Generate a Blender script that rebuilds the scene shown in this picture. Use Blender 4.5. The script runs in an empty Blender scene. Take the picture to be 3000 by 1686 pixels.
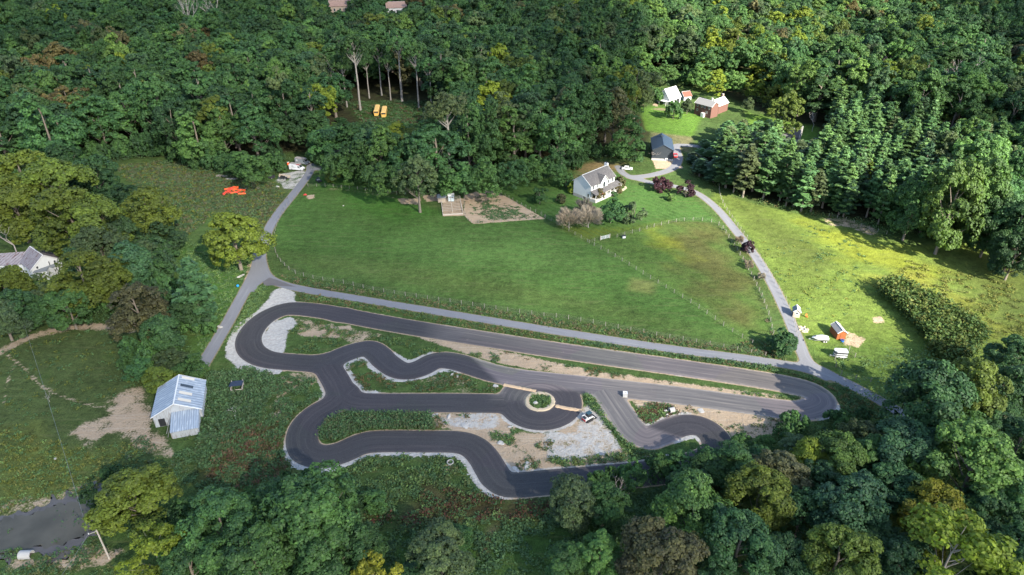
import bpy, math, random
import numpy as np
from mathutils import Vector, Matrix
rng = np.random.default_rng(7); random.seed(7)
SC = bpy.context.scene; COL = SC.collection
# ------------------------------------------------------------------ camera model
FPX, PITCH, CAMH, K = 2000.0, math.radians(30.75), 110.0, 3000/2576
def S(x, y, z=0.0):                       # pixel of the 3000 px photograph -> point at height z
    u = (x-1500)/FPX; v = (843-y)/FPX
    dy = math.cos(PITCH)+v*math.sin(PITCH); dz = -math.sin(PITCH)+v*math.cos(PITCH)
    t = (z-CAMH)/dz
    return (u*t, dy*t)
def D(x, y, z=0.0): return S(x*K, y*K, z)
def PD(l): return np.array([D(*p) for p in l])
def PS(l): return np.array([S(*p) for p in l])
def depth(x, y, z=0.0): return y*math.cos(PITCH)-(z-CAMH)*math.sin(PITCH)
def proj(x, y, z=0.0):
    zc = depth(x, y, z); yc = y*math.sin(PITCH)+(z-CAMH)*math.cos(PITCH)
    return ((1500+FPX*x/zc)/K, (843-FPX*yc/zc)/K)
cam = bpy.data.objects.new('camera', bpy.data.cameras.new('camera')); COL.objects.link(cam)
cam.location = (0, 0, CAMH); cam.rotation_euler = (math.pi/2-PITCH, 0, 0)
cam.data.sensor_width = 36; cam.data.lens = 24; cam.data.clip_start = 1; cam.data.clip_end = 20000
SC.camera = cam
# ------------------------------------------------------------------ node helpers
class N:
    def __init__(s, nt): s.nt = nt
    def __call__(s, typ, ins=None, **kw):
        n = s.nt.nodes.new(typ)
        for k, v in kw.items(): setattr(n, k, v)
        for k, v in (ins or {}).items():
            sock = n.inputs[k]
            if isinstance(v, bpy.types.NodeSocket): s.nt.links.new(v, sock)
            else: sock.default_value = v
        return n
    def math(s, op, a, b=0.0, clamp=False):
        return s('ShaderNodeMath', {0: a, 1: b}, operation=op, use_clamp=clamp).outputs[0]
    def mix(s, f, a, b, mode='MIX'):
        n = s('ShaderNodeMix', data_type='RGBA', blend_type=mode)
        for k, v in ((0, f), (6, a), (7, b)):
            if isinstance(v, bpy.types.NodeSocket): s.nt.links.new(v, n.inputs[k])
            else: n.inputs[k].default_value = v if k == 0 else ((*v, 1) if len(v) == 3 else v)
        return n.outputs[2]
    def noise(s, vec, scale, detail=3.0, rough=0.55, out=0):
        return s('ShaderNodeTexNoise', {'Vector': vec, 'Scale': scale, 'Detail': detail, 'Roughness': rough}).outputs[out]
    def ramp(s, v, lo, hi, a=0.0, b=1.0):
        return s('ShaderNodeMapRange', {0: v, 1: lo, 2: hi, 3: a, 4: b}, interpolation_type='SMOOTHSTEP').outputs[0]
    def attr(s, name, typ='GEOMETRY', out=2):
        return s('ShaderNodeAttribute', attribute_name=name, attribute_type=typ).outputs[out]
    def bump(s, h, strength=0.5, dist=0.2):
        return s('ShaderNodeBump', {'Height': h, 'Strength': strength, 'Distance': dist}).outputs[0]
def newmat(name):
    m = bpy.data.materials.new(name); m.use_nodes = True; nt = m.node_tree; nt.nodes.clear()
    n = N(nt); out = n('ShaderNodeOutputMaterial')
    return m, n, out
MATS = {}
def mat(name, col, rough=0.7, var=0.18, scale=0.6, metal=0.0, ribs=0.0, ribaxis=0, dirt=None, spec=0.4):
    """plain surface with uneven colour, optional ribs (corrugation) and streaky dirt"""
    if name in MATS: return MATS[name]
    m, n, out = newmat(name)
    co = n('ShaderNodeTexCoord').outputs['Object']
    big = n.noise(co, scale, 4); fine = n.noise(co, scale*9, 3)
    f = n.math('ADD', n.math('MULTIPLY', big, 0.65), n.math('MULTIPLY', fine, 0.35))
    c = n.mix(f, tuple(x*(1-var*1.6) for x in col), tuple(min(1, x*(1+var*1.6)) for x in col))
    if dirt:
        st = n('ShaderNodeMapping', {'Vector': co, 'Scale': (3.0, 3.0, 0.6) if ribaxis == 2 else ((0.35, 2.2, 1) if ribaxis == 1 else (2.2, 0.35, 1))}).outputs[0]
        c = n.mix(n.ramp(n.noise(st, 1.2, 5), 0.5, 0.66), c, dirt)
    b = n('ShaderNodeBsdfPrincipled', {'Base Color': c, 'Roughness': rough, 'Metallic': metal, 'Specular IOR Level': spec})
    h = fine
    if ribs:
        sep = n('ShaderNodeSeparateXYZ', {0: co}).outputs[ribaxis if ribaxis < 2 else 0]
        w = n.math('SINE', n.math('MULTIPLY', sep, 2*math.pi/ribs))
        h = n.math('ADD', n.math('MULTIPLY', fine, 0.3), w)
        dk = n.ramp(w, 0.45, 1.0, 1.0, 0.60)
        c2 = n.mix(1.0, c, n('ShaderNodeCombineColor', {0: dk, 1: dk, 2: dk}).outputs[0], 'MULTIPLY')
        n.nt.links.new(c2, b.inputs['Base Color'])
    n.nt.links.new(n.bump(h, 0.25, 0.06), b.inputs['Normal'])
    n.nt.links.new(b.outputs[0], out.inputs[0])
    MATS[name] = m
    return m
# ------------------------------------------------------------------ object helpers
def tag(o, label=None, cat=None, group=None, kind=None):
    for k, v in (('label', label), ('category', cat), ('group', group), ('kind', kind)):
        if v: o[k] = v
    return o
def empty(name, loc, rz=0.0, label=None, cat=None, group=None):
    o = bpy.data.objects.new(name, None); COL.objects.link(o)
    o.location = (loc[0], loc[1], loc[2] if len(loc) > 2 else 0.0); o.rotation_euler = (0, 0, rz)
    o.empty_display_size = 0.5
    return tag(o, label, cat, group)
def np_mesh(name, V, F, mats, attrs=None, smooth=False):
    """V (n,3), F (m,k) index array with constant k"""
    me = bpy.data.meshes.new(name); V = np.asarray(V, np.float32); F = np.asarray(F, np.int32)
    k = F.shape[1]
    me.vertices.add(len(V)); me.vertices.foreach_set('co', V.ravel())
    me.loops.add(F.size); me.loops.foreach_set('vertex_index', F.ravel())
    me.polygons.add(len(F)); me.polygons.foreach_set('loop_start', np.arange(0, F.size, k, dtype=np.int32))
    me.polygons.foreach_set('loop_total', np.full(len(F), k, np.int32))
    if smooth: me.polygons.foreach_set('use_smooth', np.ones(len(F), bool))
    for m in (mats if isinstance(mats, (list, tuple)) else [mats]): me.materials.append(m)
    for an, (typ, dom, arr) in (attrs or {}).items():
        a = me.attributes.new(an, typ, dom)
        a.data.foreach_set('color' if typ == 'FLOAT_COLOR' else 'value', np.asarray(arr, np.float32).ravel())
    me.update(); me.validate()
    return me
def link(name, me, parent=None):
    o = bpy.data.objects.new(name, me); COL.objects.link(o)
    if parent is not None: o.parent = parent
    return o
class MB:
    def __init__(s): s.v = []; s.f = []; s.mi = []; s.sm = []
    def add(s, V, F, mi=0, sm=False):
        b = len(s.v); s.v += [tuple(v) for v in V]; s.f += [tuple(i+b for i in f) for f in F]
        s.mi += [mi]*len(F); s.sm += [sm]*len(F); return s
    def box(s, c, d, rz=0.0, mi=0, rx=0.0, ry=0.0, taper=(1, 1)):
        M = Matrix.Translation(c) @ Matrix.Rotation(rz, 4, 'Z') @ Matrix.Rotation(ry, 4, 'Y') @ Matrix.Rotation(rx, 4, 'X')
        V = []
        for z in (-1, 1):
            tx, ty = taper if z > 0 else (1, 1)
            for x, y in ((-1, -1), (1, -1), (1, 1), (-1, 1)):
                V.append(M @ Vector((x*d[0]/2*tx, y*d[1]/2*ty, z*d[2]/2)))
        return s.add(V, [(3, 2, 1, 0), (4, 5, 6, 7), (0, 1, 5, 4), (1, 2, 6, 5), (2, 3, 7, 6), (3, 0, 4, 7)], mi)
    def prism(s, prof, axis, a, b, mi=0):
        """profile polygon (p,q) extruded along axis 'x','y' or 'z' from a to b"""
        n = len(prof); V = []
        for t in (a, b):
            for p, q in prof: V.append({'x': (t, p, q), 'y': (p, t, q), 'z': (p, q, t)}[axis])
        return s.add(V, [tuple(range(n))[::-1], tuple(range(n, 2*n))]+[(i, (i+1) % n, n+(i+1) % n, n+i) for i in range(n)], mi)
    def tube(s, pts, rad, seg=6, mi=0, cap=True, sm=True):
        pts = [Vector(p) for p in pts]; V = []; n = len(pts)
        if not isinstance(rad, (list, tuple)): rad = [rad]*n
        for i, p in enumerate(pts):
            d = (pts[min(i+1, n-1)]-pts[max(i-1, 0)]).normalized()
            a = d.cross(Vector((0, 0, 1)) if abs(d.z) < 0.9 else Vector((1, 0, 0))).normalized(); b = d.cross(a)
            for k in range(seg):
                t = 2*math.pi*k/seg; V.append(p+(a*math.cos(t)+b*math.sin(t))*rad[i])
        F = [(i*seg+k, i*seg+(k+1) % seg, (i+1)*seg+(k+1) % seg, (i+1)*seg+k) for i in range(n-1) for k in range(seg)]
        s.add(V, F, mi, sm)
        if cap: s.add(V[:seg], [tuple(range(seg))[::-1]], mi); s.add(V[-seg:], [tuple(range(seg))], mi)
        return s
    def cyl(s, c, r, h, axis='z', seg=16, mi=0, r2=None):
        d = {'x': Vector((1, 0, 0)), 'y': Vector((0, 1, 0)), 'z': Vector((0, 0, 1))}[axis]; c = Vector(c)
        return s.tube([c-d*h/2, c+d*h/2], [r, r if r2 is None else r2], seg, mi)
    def mesh(s, name, mats):
        me = bpy.data.meshes.new(name); me.from_pydata([tuple(v) for v in s.v], [], s.f)
        for m in (mats if isinstance(mats, (list, tuple)) else [mats]): me.materials.append(m)
        me.polygons.foreach_set('material_index', s.mi); me.polygons.foreach_set('use_smooth', s.sm); me.update()
        return me
    def build(s, name, mats, parent=None): return link(name, s.mesh(name, mats), parent)
def rot2(p, a): return (p[0]*math.cos(a)-p[1]*math.sin(a), p[0]*math.sin(a)+p[1]*math.cos(a))
# ------------------------------------------------------------------ distance fields
def sdpoly(P, X, Y):
    P = np.asarray(P, float); d2 = np.full(X.shape, 1e18); ins = np.zeros(X.shape, bool)
    for i in range(len(P)):
        a = P[i]; b = P[(i+1) % len(P)]; e = b-a; L = e @ e+1e-12
        t = np.clip(((X-a[0])*e[0]+(Y-a[1])*e[1])/L, 0, 1)
        d2 = np.minimum(d2, (X-a[0]-t*e[0])**2+(Y-a[1]-t*e[1])**2)
        c = ((a[1] > Y) != (b[1] > Y))
        with np.errstate(divide='ignore', invalid='ignore'):
            xi = a[0]+(Y-a[1])*(b[0]-a[0])/((b[1]-a[1]) if b[1] != a[1] else 1e-12)
        ins ^= c & (X < xi)
    d = np.sqrt(d2); return np.where(ins, -d, d)
def catmull(P, closed=False, step=0.5):
    P = np.asarray(P, float)
    Q = np.vstack([2*P[0]-P[1], P, 2*P[-1]-P[-2]]); out = []
    for i in range(1, len(Q)-2):
        p0, p1, p2, p3 = Q[i-1:i+3]; m = max(2, int(np.linalg.norm(p2-p1)/step))
        t = np.linspace(0, 1, m, endpoint=False)[:, None]
        out.append(0.5*((2*p1)+(-p0+p2)*t+(2*p0-5*p1+4*p2-p3)*t*t+(-p0+3*p1-3*p2+p3)*t**3))
    return np.vstack(out+[Q[-2][None]])
def sdline(C, X, Y, w=0.0):
    """unsigned distance minus w, signed side offset and arc length; C dense (n,2) or (n,3) with per-point half width"""
    sh = X.shape; x = X.ravel(); y = Y.ravel(); C = np.asarray(C)
    n = len(x); d = np.full(n, 1e9); lat = np.zeros(n); al = np.zeros(n)
    arc = np.concatenate([[0], np.cumsum(np.linalg.norm(np.diff(C[:, :2], axis=0), axis=1))])
    T = np.gradient(C[:, :2], axis=0); T /= np.linalg.norm(T, axis=1)[:, None]+1e-9
    lo = C[:, :2].min(0)-25; hi = C[:, :2].max(0)+25
    idx = np.nonzero((x > lo[0]) & (x < hi[0]) & (y > lo[1]) & (y < hi[1]))[0]
    W = C[:, 2] if C.shape[1] > 2 else np.full(len(C), w)
    for k in range(0, len(idx), 8000):
        j = idx[k:k+8000]; dx = x[j][:, None]-C[None, :, 0]; dy = y[j][:, None]-C[None, :, 1]
        q = np.sqrt(dx*dx+dy*dy)-W[None]; m = q.argmin(1); r = np.arange(len(j))
        d[j] = q[r, m]; lat[j] = -T[m, 1]*dx[r, m]+T[m, 0]*dy[r, m]; al[j] = arc[m]
    return d.reshape(sh), lat.reshape(sh), al.reshape(sh)
def smin(a, b, k):
    h = np.clip(0.5+0.5*(b-a)/k, 0, 1); return b*(1-h)+a*h-k*h*(1-h)
def sstep(x, lo, hi):
    t = np.clip((x-lo)/(hi-lo), 0, 1); return t*t*(3-2*t)
# ------------------------------------------------------------------ the kart track and the roads as distance fields
HW = 3.55
TRK = [
 [(1000,923),(932,911),(850,905),(796,921),(755,950),(731,985),(730,1015),(748,1038),(790,1055),(873,1063),(930,1065),(970,1058)],
 [(1000,923),(1186,957),(1458,1000),(1668,1032),(2000,1079),(2194,1108),(2300,1126),(2372,1145),(2405,1170),(2396,1190),(2355,1203),(2318,1202),(2155,1182),(2000,1161),(1800,1138),(1700,1127),(1600,1117),(1520,1108),(1450,1095),(1400,1080),(1345,1063),(1300,1056),(1268,1061),(1235,1078),(1200,1088),(1165,1083),(1130,1060),(1107,1037),(1080,1022),(1045,1027),(1000,1043),(955,1066),(930,1066)],
 [(950,1062),(985,1118),(1004,1162)],
 [(1004,1160),(1040,1176),(1100,1181),(1300,1181),(1470,1183)],
 [(1010,1152),(975,1185),(925,1215),(893,1250),(884,1290),(900,1325),(945,1338),(1000,1327),(1058,1302),(1113,1294),(1250,1294),(1340,1296),(1385,1310),(1415,1338),(1438,1375),(1458,1403),(1500,1421),(1620,1412),(1800,1397),(1951,1380),(2040,1360),(2096,1332),(2100,1296),(2074,1262),(2034,1246),(1985,1250),(1925,1276),(1893,1284),(1855,1262),(1815,1208),(1775,1150)],
]
TRKW = [catmull(PS(t), step=0.3) for t in TRK]
RC = np.array(S(1582, 1177))
def track_sdf(X, Y, full=False):
    d = None; lat = np.zeros(X.shape); al = np.zeros(X.shape); best = np.full(X.shape, 1e9)
    for C in TRKW:
        q, l, a = sdline(C, X, Y, HW); d = q if d is None else smin(d, q, 1.2)
        m = q < best; lat = np.where(m, l, lat); al = np.where(m, a, al); best = np.minimum(best, q)
    r = np.hypot(X-RC[0], Y-RC[1]); q = r-10.3; d = smin(d, q, 1.0)
    m = (q < best-0.01) & (r < 11.5); lat = np.where(m, r-7, lat); al = np.where(m, np.arctan2(Y-RC[1], X-RC[0])*7, al)
    d = np.maximum(d, 3.75-r)
    return (d, lat, al) if full else d
ROAD = [
 ([(785,415),(775,440),(740,487),(705,530),(682,565),(665,605),(652,645),(640,685),(612,740),(575,808),(545,860),(508,922)], 1.75),
 ([(652,640),(668,690),(700,712),(760,728),(900,752),(1100,785),(1300,818),(1500,850),(1700,880),(1900,906),(2040,930),(2110,955),(2170,985),(2230,1018),(2280,1050)], 1.65),
 ([(2078,940),(2030,908),(2005,850),(1975,780),(1940,710),(1900,645),(1850,580),(1800,522),(1750,485),(1700,470),(1640,460),(1590,447),(1567,436),(1555,420)], 1.6),
 ([(1590,447),(1640,441),(1690,425),(1706,400),(1700,370),(1722,366),(1790,372)], 2.0),
 ([(1530,240),(1560,248),(1600,262),(1640,272),(1680,278)], 2.2),
 ([(1520,262),(1545,285),(1560,305)], 2.0),
 ([(790,420),(840,428),(880,432)], 3.0),
]
ROADW = [(catmull(PD(t), step=0.5), w) for t, w in ROAD]
FORK = PD([(655,652),(668,690),(700,712),(692,708),(664,706),(650,720),(640,735),(624,722),(632,690)])
FORK2 = PD([(2005,848),(2030,918),(2085,962),(2040,940),(2000,925),(2020,905)])
def road_sdf(X, Y, full=False):
    d = np.minimum(sdpoly(FORK, X, Y), sdpoly(FORK2, X, Y)); lat = np.zeros(X.shape); al = np.zeros(X.shape); best = d.copy()
    for C, w in ROADW:
        q, l, a = sdline(C, X, Y, w); m = q < best; lat = np.where(m, l, lat); al = np.where(m, a, al); best = np.minimum(best, q); d = smin(d, q, 1.5)
    return (d, lat, al) if full else d
def sheet(name, X, Y, d, z, material, attrs):
    """cells of a regular grid with d<0, their outer vertices pulled onto the outline"""
    gy, gx = np.gradient(d, Y[1, 0]-Y[0, 0], X[0, 1]-X[0, 0]); L = np.hypot(gx, gy)+1e-6
    mv = np.where((d > 0) & (d < 1.2), d, 0); Xn = X-mv*gx/L; Yn = Y-mv*gy/L
    ins = d < 0; c = ins[:-1, :-1] | ins[1:, :-1] | ins[:-1, 1:] | ins[1:, 1:]
    iy, ix = np.nonzero(c); nx = X.shape[1]; i0 = iy*nx+ix
    F = np.stack([i0, i0+1, i0+nx+1, i0+nx], 1)
    used, inv = np.unique(F, return_inverse=True); F = inv.reshape(F.shape)
    V = np.stack([Xn.ravel()[used], Yn.ravel()[used], np.full(len(used), z)], 1)
    at = {k: ('FLOAT', 'POINT', a.ravel()[used]) for k, a in attrs.items()}
    o = link(name, np_mesh(name, V, F, material, at)); tag(o, kind='structure'); return o
# ------------------------------------------------------------------ ground
def axis_pts(lo, hi, step, far, grow=1.16):
    a = list(np.arange(lo, hi+1e-6, step)); s = step; x = hi
    while x < far: s *= grow; x += s; a.append(x)
    s = step; x = lo; pre = []
    while x > -far: s *= grow; x -= s; pre.append(x)
    return np.array(pre[::-1]+a)
gx = axis_pts(-150, 210, 1.0, 9000); gy = axis_pts(76, 330, 1.0, 9000)
GX, GY = np.meshgrid(gx, gy)
TSD = track_sdf(GX, GY); RSD = road_sdf(GX, GY)
col = np.empty(GX.shape+(3,)); col[:] = (0.052, 0.088, 0.024)
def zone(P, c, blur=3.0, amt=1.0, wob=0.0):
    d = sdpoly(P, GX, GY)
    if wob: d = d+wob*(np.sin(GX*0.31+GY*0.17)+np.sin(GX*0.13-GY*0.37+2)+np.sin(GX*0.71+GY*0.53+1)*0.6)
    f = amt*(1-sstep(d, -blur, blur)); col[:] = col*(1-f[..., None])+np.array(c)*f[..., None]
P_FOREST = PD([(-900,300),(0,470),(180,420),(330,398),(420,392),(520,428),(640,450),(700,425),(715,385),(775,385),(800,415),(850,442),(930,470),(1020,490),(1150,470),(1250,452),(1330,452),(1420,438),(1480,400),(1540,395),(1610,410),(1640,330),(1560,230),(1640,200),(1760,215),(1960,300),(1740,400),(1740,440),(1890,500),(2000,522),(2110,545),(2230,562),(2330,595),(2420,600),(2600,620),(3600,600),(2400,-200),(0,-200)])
P_FIELD = PD([(690,560),(720,505),(800,472),(900,476),(1000,492),(1100,530),(1170,560),(1350,550),(1480,612),(1700,720),(1900,872),(1500,806),(1100,745),(800,698),(700,640)])
P_PADD = PD([(1490,612),(1690,560),(1800,568),(1865,645),(1945,850),(1905,872),(1700,740)])
P_LAWN = PD([(1245,478),(1340,458),(1440,425),(1560,425),(1590,462),(1640,478),(1745,498),(1805,560),(1690,556),(1490,606),(1370,550)])
P_MEAD = PD([(1800,480),(1900,515),(2050,548),(2300,625),(2420,600),(2700,640),(2700,900),(2400,920),(2200,985),(2120,950),(2020,850),(1950,700),(1880,590),(1790,500)])
P_BROWN = PD([(1690,560),(1790,560),(1870,690),(1905,800),(1870,820),(1760,720),(1690,640)])
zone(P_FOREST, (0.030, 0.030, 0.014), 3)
zone(PD([(340,412),(690,462),(720,500),(650,580),(520,500),(400,470)]), (0.075, 0.082, 0.032), 5, wob=1.5)
zone(PD([(430,610),(640,640),(560,830),(500,900),(470,760)]), (0.045, 0.098, 0.020), 4)
zone(PD([(0,830),(300,820),(330,900),(380,960),(400,1100),(430,1200),(230,1260),(-200,1300),(-300,900)]), (0.056, 0.078, 0.024), 4, wob=1)
zone(PD([(0,1080),(120,1090),(250,1150),(240,1260),(120,1280),(-50,1290)]), (0.092, 0.112, 0.028), 3, wob=1.6, amt=0.8)
zone(P_FIELD, (0.049, 0.098, 0.022), 1.0)
zone(PD([(720,640),(900,650),(1200,690),(1500,760),(1880,860),(1500,795),(1100,735),(800,690)]), (0.066, 0.100, 0.026), 6, amt=0.8)
zone(PD([(1000,600),(1200,570),(1400,600),(1500,680),(1300,700),(1050,660)]), (0.056, 0.106, 0.027), 8, amt=0.7)
zone(PD([(860,480),(1000,500),(1110,535),(1000,560),(880,520)]), (0.040, 0.105, 0.018), 4, amt=0.8)
zone(P_PADD, (0.062, 0.110, 0.024), 1.0)
zone(P_BROWN, (0.076, 0.070, 0.024), 9, amt=0.8, wob=2.5)
zone(PD([(1590,590),(1645,578),(1690,610),(1730,650),(1700,655),(1640,615)]), (0.190, 0.205, 0.018), 4.0, wob=2.0, amt=0.45)
zone(PD([(1590,700),(1650,710),(1640,740),(1580,730)]), (0.150, 0.150, 0.050), 2.0, amt=0.6)
zone(P_LAWN, (0.044, 0.096, 0.021), 1.2)
zone(PD([(1400,560),(1480,575),(1590,572),(1680,555),(1480,606),(1390,560)]), (0.082, 0.112, 0.018), 3)
zone(PD([(1440,425),(1500,408),(1570,412),(1560,430),(1500,440),(1450,450)]), (0.150, 0.110, 0.050), 3, wob=0.8)
zone(P_MEAD, (0.108, 0.152, 0.030), 2)
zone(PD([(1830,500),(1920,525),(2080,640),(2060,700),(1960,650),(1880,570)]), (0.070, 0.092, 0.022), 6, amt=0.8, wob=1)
zone(PD([(2020,560),(2250,620),(2400,690),(2300,700),(2100,640)]), (0.170, 0.192, 0.024), 6, amt=0.8, wob=2)
zone(PD([(2150,690),(2300,690),(2500,800),(2576,850),(2450,830),(2300,730)]), (0.172, 0.178, 0.030), 5, amt=0.8, wob=2)
zone(PD([(2010,860),(2150,850),(2330,880),(2200,985),(2100,940)]), (0.080, 0.128, 0.026), 6)
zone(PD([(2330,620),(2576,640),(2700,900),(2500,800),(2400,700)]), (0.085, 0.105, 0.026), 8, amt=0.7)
zone(PD([(1540,212),(1585,212),(1585,268),(1545,262)]), (0.090, 0.160, 0.024), 1.5)
zone(PD([(1610,268),(1770,285),(1740,348),(1625,330)]), (0.085, 0.165, 0.022), 1.5)
zone(PD([(1640,333),(1745,345),(1735,385),(1640,360)]), (0.130, 0.125, 0.060), 2)
zone(PD([(1880,285),(2060,320),(2060,360),(1880,340)]), (0.085, 0.155, 0.022), 2)
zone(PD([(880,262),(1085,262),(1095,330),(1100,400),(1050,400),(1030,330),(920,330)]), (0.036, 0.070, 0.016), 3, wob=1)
zone(PD([(790,445),(880,448),(1000,482),(900,478),(790,475)]), (0.045, 0.105, 0.020), 2)
zone(PD([(520,960),(700,930),(800,980),(730,1060),(720,1200),(500,1260),(420,1200),(480,1100)]), (0.050, 0.082, 0.022), 3)
zone(PD([(560,1090),(700,1060),(720,1190),(600,1240),(520,1200)]), (0.088, 0.072, 0.028), 5, amt=0.7, wob=1.5)
zone(PD([(860,1210),(920,1150),(1150,1150),(1210,1240),(1380,1260),(1330,1330),(1000,1340)]), (0.046, 0.078, 0.022), 3)
zone(PD([(850,1270),(1000,1300),(1080,1230),(1180,1235),(1280,1262),(1420,1262),(1380,1310),(1000,1330),(860,1310)]), (0.060, 0.040, 0.021), 3, amt=0.8, wob=1.2)
zone(PD([(900,1340),(1400,1310),(1700,1260),(1700,1448),(1000,1448)]), (0.040, 0.078, 0.017), 4)
zone(PD([(1225,1330),(1250,1325),(1230,1400),(1205,1400)]), (0.120, 0.085, 0.055), 1.2, amt=0.8, wob=0.4)
dirt = np.full(GX.shape, -0.35); grav = np.full(GX.shape, -0.4)
def maskz(A, P, amt=1.0, ramp=2.2, wob=0.0):
    d = sdpoly(P, GX, GY)
    if wob: d = d+wob*(np.sin(GX*0.53+GY*0.27)+np.sin(GX*0.23-GY*0.57+2))
    A[:] = np.maximum(A, np.minimum(0.5-d/(2*ramp), amt))
def maskl(A, pts, w, amt=1.0, ramp=1.5):
    q, _, _ = sdline(catmull(PD(pts), step=0.5), GX, GY, w); A[:] = np.maximum(A, np.minimum(0.5-q/(2*ramp), amt))
maskz(dirt, PD([(1168,492),(1200,482),(1240,480),(1275,496),(1372,551),(1190,564),(1170,545)]), 0.95, 0.5)
maskz(dirt, PD([(1112,500),(1165,500),(1166,543),(1114,545)]), 0.9, 0.6)
maskz(dirt, PD([(1060,492),(1110,488),(1112,505),(1075,508)]), 0.9, 1); maskz(dirt, PD([(1000,500),(1060,500),(1050,515),(1010,515)]), 0.7, 1)
maskz(dirt, PD([(200,1085),(250,1060),(285,1000),(330,988),(380,1015),(395,1090),(405,1120),(330,1095),(220,1112)]), 0.66, 4.0, 1.2)
maskz(dirt, PD([(330,1090),(420,1100),(430,1150),(380,1140),(330,1120)]), 0.55, 2)
maskl(dirt, [(-60,905),(0,885),(60,855),(150,830),(250,822),(330,832)], 1.3, 0.66, 2.2)
maskl(dirt, [(20,895),(60,925),(110,975),(200,1012),(285,1032)], 0.35, 0.8, 0.9); maskl(dirt, [(10,1020),(20,960),(40,910)], 0.2, 0.56, 0.8)
maskz(dirt, PD([(1040,845),(1250,880),(1500,935),(1700,962),(1990,1000),(1900,1002),(1700,990),(1450,945),(1280,920),(1140,880)]), 0.85, 1.2)
maskz(dirt, PD([(1590,1005),(2010,1050),(1960,1090),(1850,1105),(1810,1065),(1740,1040),(1620,1045)]), 0.80, 1.5)
maskz(dirt, PD([(1085,1040),(1250,1040),(1300,1075),(1250,1120),(1250,1180),(1200,1120),(1160,1085),(1100,1075)]), 0.8, 1.2)
maskz(dirt, PD([(1240,1090),(1400,1090),(1490,1010),(1560,1130),(1600,1160),(1290,1192),(1250,1150)]), 0.70, 1.5)
maskz(dirt, PD([(750,822),(800,832),(880,820),(890,840),(850,852),(790,848),(750,838)]), 0.9, 1.0, 0.3)
maskz(dirt, PD([(690,960),(740,930),(790,950),(770,985),(700,1000)]), 0.52, 2, 1.0); maskz(dirt, PD([(690,1010),(740,1020),(720,1060),(680,1050)]), 0.45, 2, 1.0)
maskz(dirt, PD([(740,800),(840,820),(960,845),(900,860),(760,835)]), 0.5, 2); maskz(dirt, PD([(1080,940),(1200,965),(1180,990),(1060,960)]), 0.42, 2)
maskz(dirt, PD([(60,1405),(260,1370),(300,1390),(260,1420),(0,1425)]), 0.55, 2, 0.6); maskz(dirt, PD([(0,1275),(110,1262),(235,1230),(240,1262),(120,1295),(0,1320)]), 0.48, 3, 1)
maskz(dirt, PD([(2065,545),(2110,550),(2200,575),(2190,590),(2080,560)]), 0.5, 2, 0.8); maskz(dirt, PD([(2130,835),(2175,850),(2160,875),(2125,868)]), 0.6, 1.2)
maskz(dirt, PD([(2195,800),(2215,795),(2225,812),(2200,815)]), 0.7, 1); maskz(dirt, PD([(1640,402),(1706,405),(1720,425),(1650,425)]), 0.9, 0.8)
maskz(dirt, PD([(770,492),(790,490),(792,500),(775,502)]), 0.7, 0.8); maskl(dirt, [(815,475),(870,478),(930,487),(990,498)], 0.2, 0.62, 0.8)
maskz(dirt, PD([(1640,264),(1655,262),(1655,272),(1640,272)]), 0.8, 1)
maskl(dirt, [(628,665),(622,690),(615,715),(600,752)], 0.5, 0.62, 0.8)
maskz(grav, PD([(655,850),(690,810),(735,797),(748,815),(722,842),(716,885),(700,897),(672,882),(656,868)]), 0.95, 0.7)
maskz(grav, PD([(680,735),(720,724),(745,735),(738,757),(700,770),(640,790),(665,765)]), 0.75, 1.2, 0.3)
maskz(grav, PD([(700,440),(760,428),(776,436),(766,468),(720,477),(695,458)]), 0.56, 1.5, 0.4)
maskz(grav, PD([(1375,1092),(1450,1088),(1478,1005),(1498,1002),(1532,1055),(1555,1125),(1500,1150),(1380,1160),(1362,1130)]), 0.57, 1.2, 0.4)
maskz(grav, PD([(1100,1045),(1250,1042),(1262,1072),(1200,1085),(1130,1068)]), 0.55, 1.2, 0.4)
maskz(grav, PD([(1672,934),(1720,938),(1760,952),(1700,946)]), 0.95, 0.5); maskz(grav, PD([(1670,1145),(1690,1140),(1700,1150),(1675,1152)]), 0.8, 0.6)
maskz(grav, PD([(565,895),(585,838),(600,815),(640,790),(700,770),(745,760),(780,764),(700,800),(640,850),(620,900),(680,935),(640,938),(600,928)]), 0.9, 0.8)
sh = np.full(GX.shape, 0.30)                       # width of the pale shoulder beside the track
def shz(P, w):
    d = sdpoly(P, GX, GY); f = 1-sstep(d, -1.5, 1.5); sh[:] = sh*(1-f)+w*f
shz(PD([(560,880),(590,820),(680,765),(740,755),(660,830),(640,900),(700,925),(700,945),(600,940)]), 3.2)
shz(PD([(700,1160),(730,1100),(880,1160),(950,1140),(1230,1140),(1290,1250),(1200,1270),(1130,1160),(900,1170),(820,1200),(720,1195)]), 1.3)
shz(PD([(850,890),(930,895),(1010,950),(1070,940),(1130,925),(1160,935),(1000,965),(900,1010),(860,940)]), 1.3)
shz(PD([(990,890),(1040,905),(1090,880),(1050,925),(1000,920)]), 1.6); shz(PD([(730,945),(800,960),(825,1000),(790,1010),(700,950)]), 0.9)
shz(PD([(1250,1150),(1320,1180),(1660,1150),(1660,1170),(1280,1200)]), 0.8); shz(PD([(1380,1060),(1460,1040),(1460,1075),(1380,1095)]), 0.8)
shz(PD([(1270,1040),(1380,1090),(1380,1100),(1240,1060)]), 1.0); shz(PD([(1690,1100),(1740,1085),(1770,1110),(1700,1115)]), 1.2)
shz(PD([(2050,1010),(2120,1020),(2120,1060),(2060,1060)]), 0.9); shz(PD([(1610,1070),(1710,1030),(1760,1030),(1640,1085)]), 1.0)
m, n, out = newmat('ground_cover')
co = n('ShaderNodeTexCoord').outputs['Object']
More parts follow.
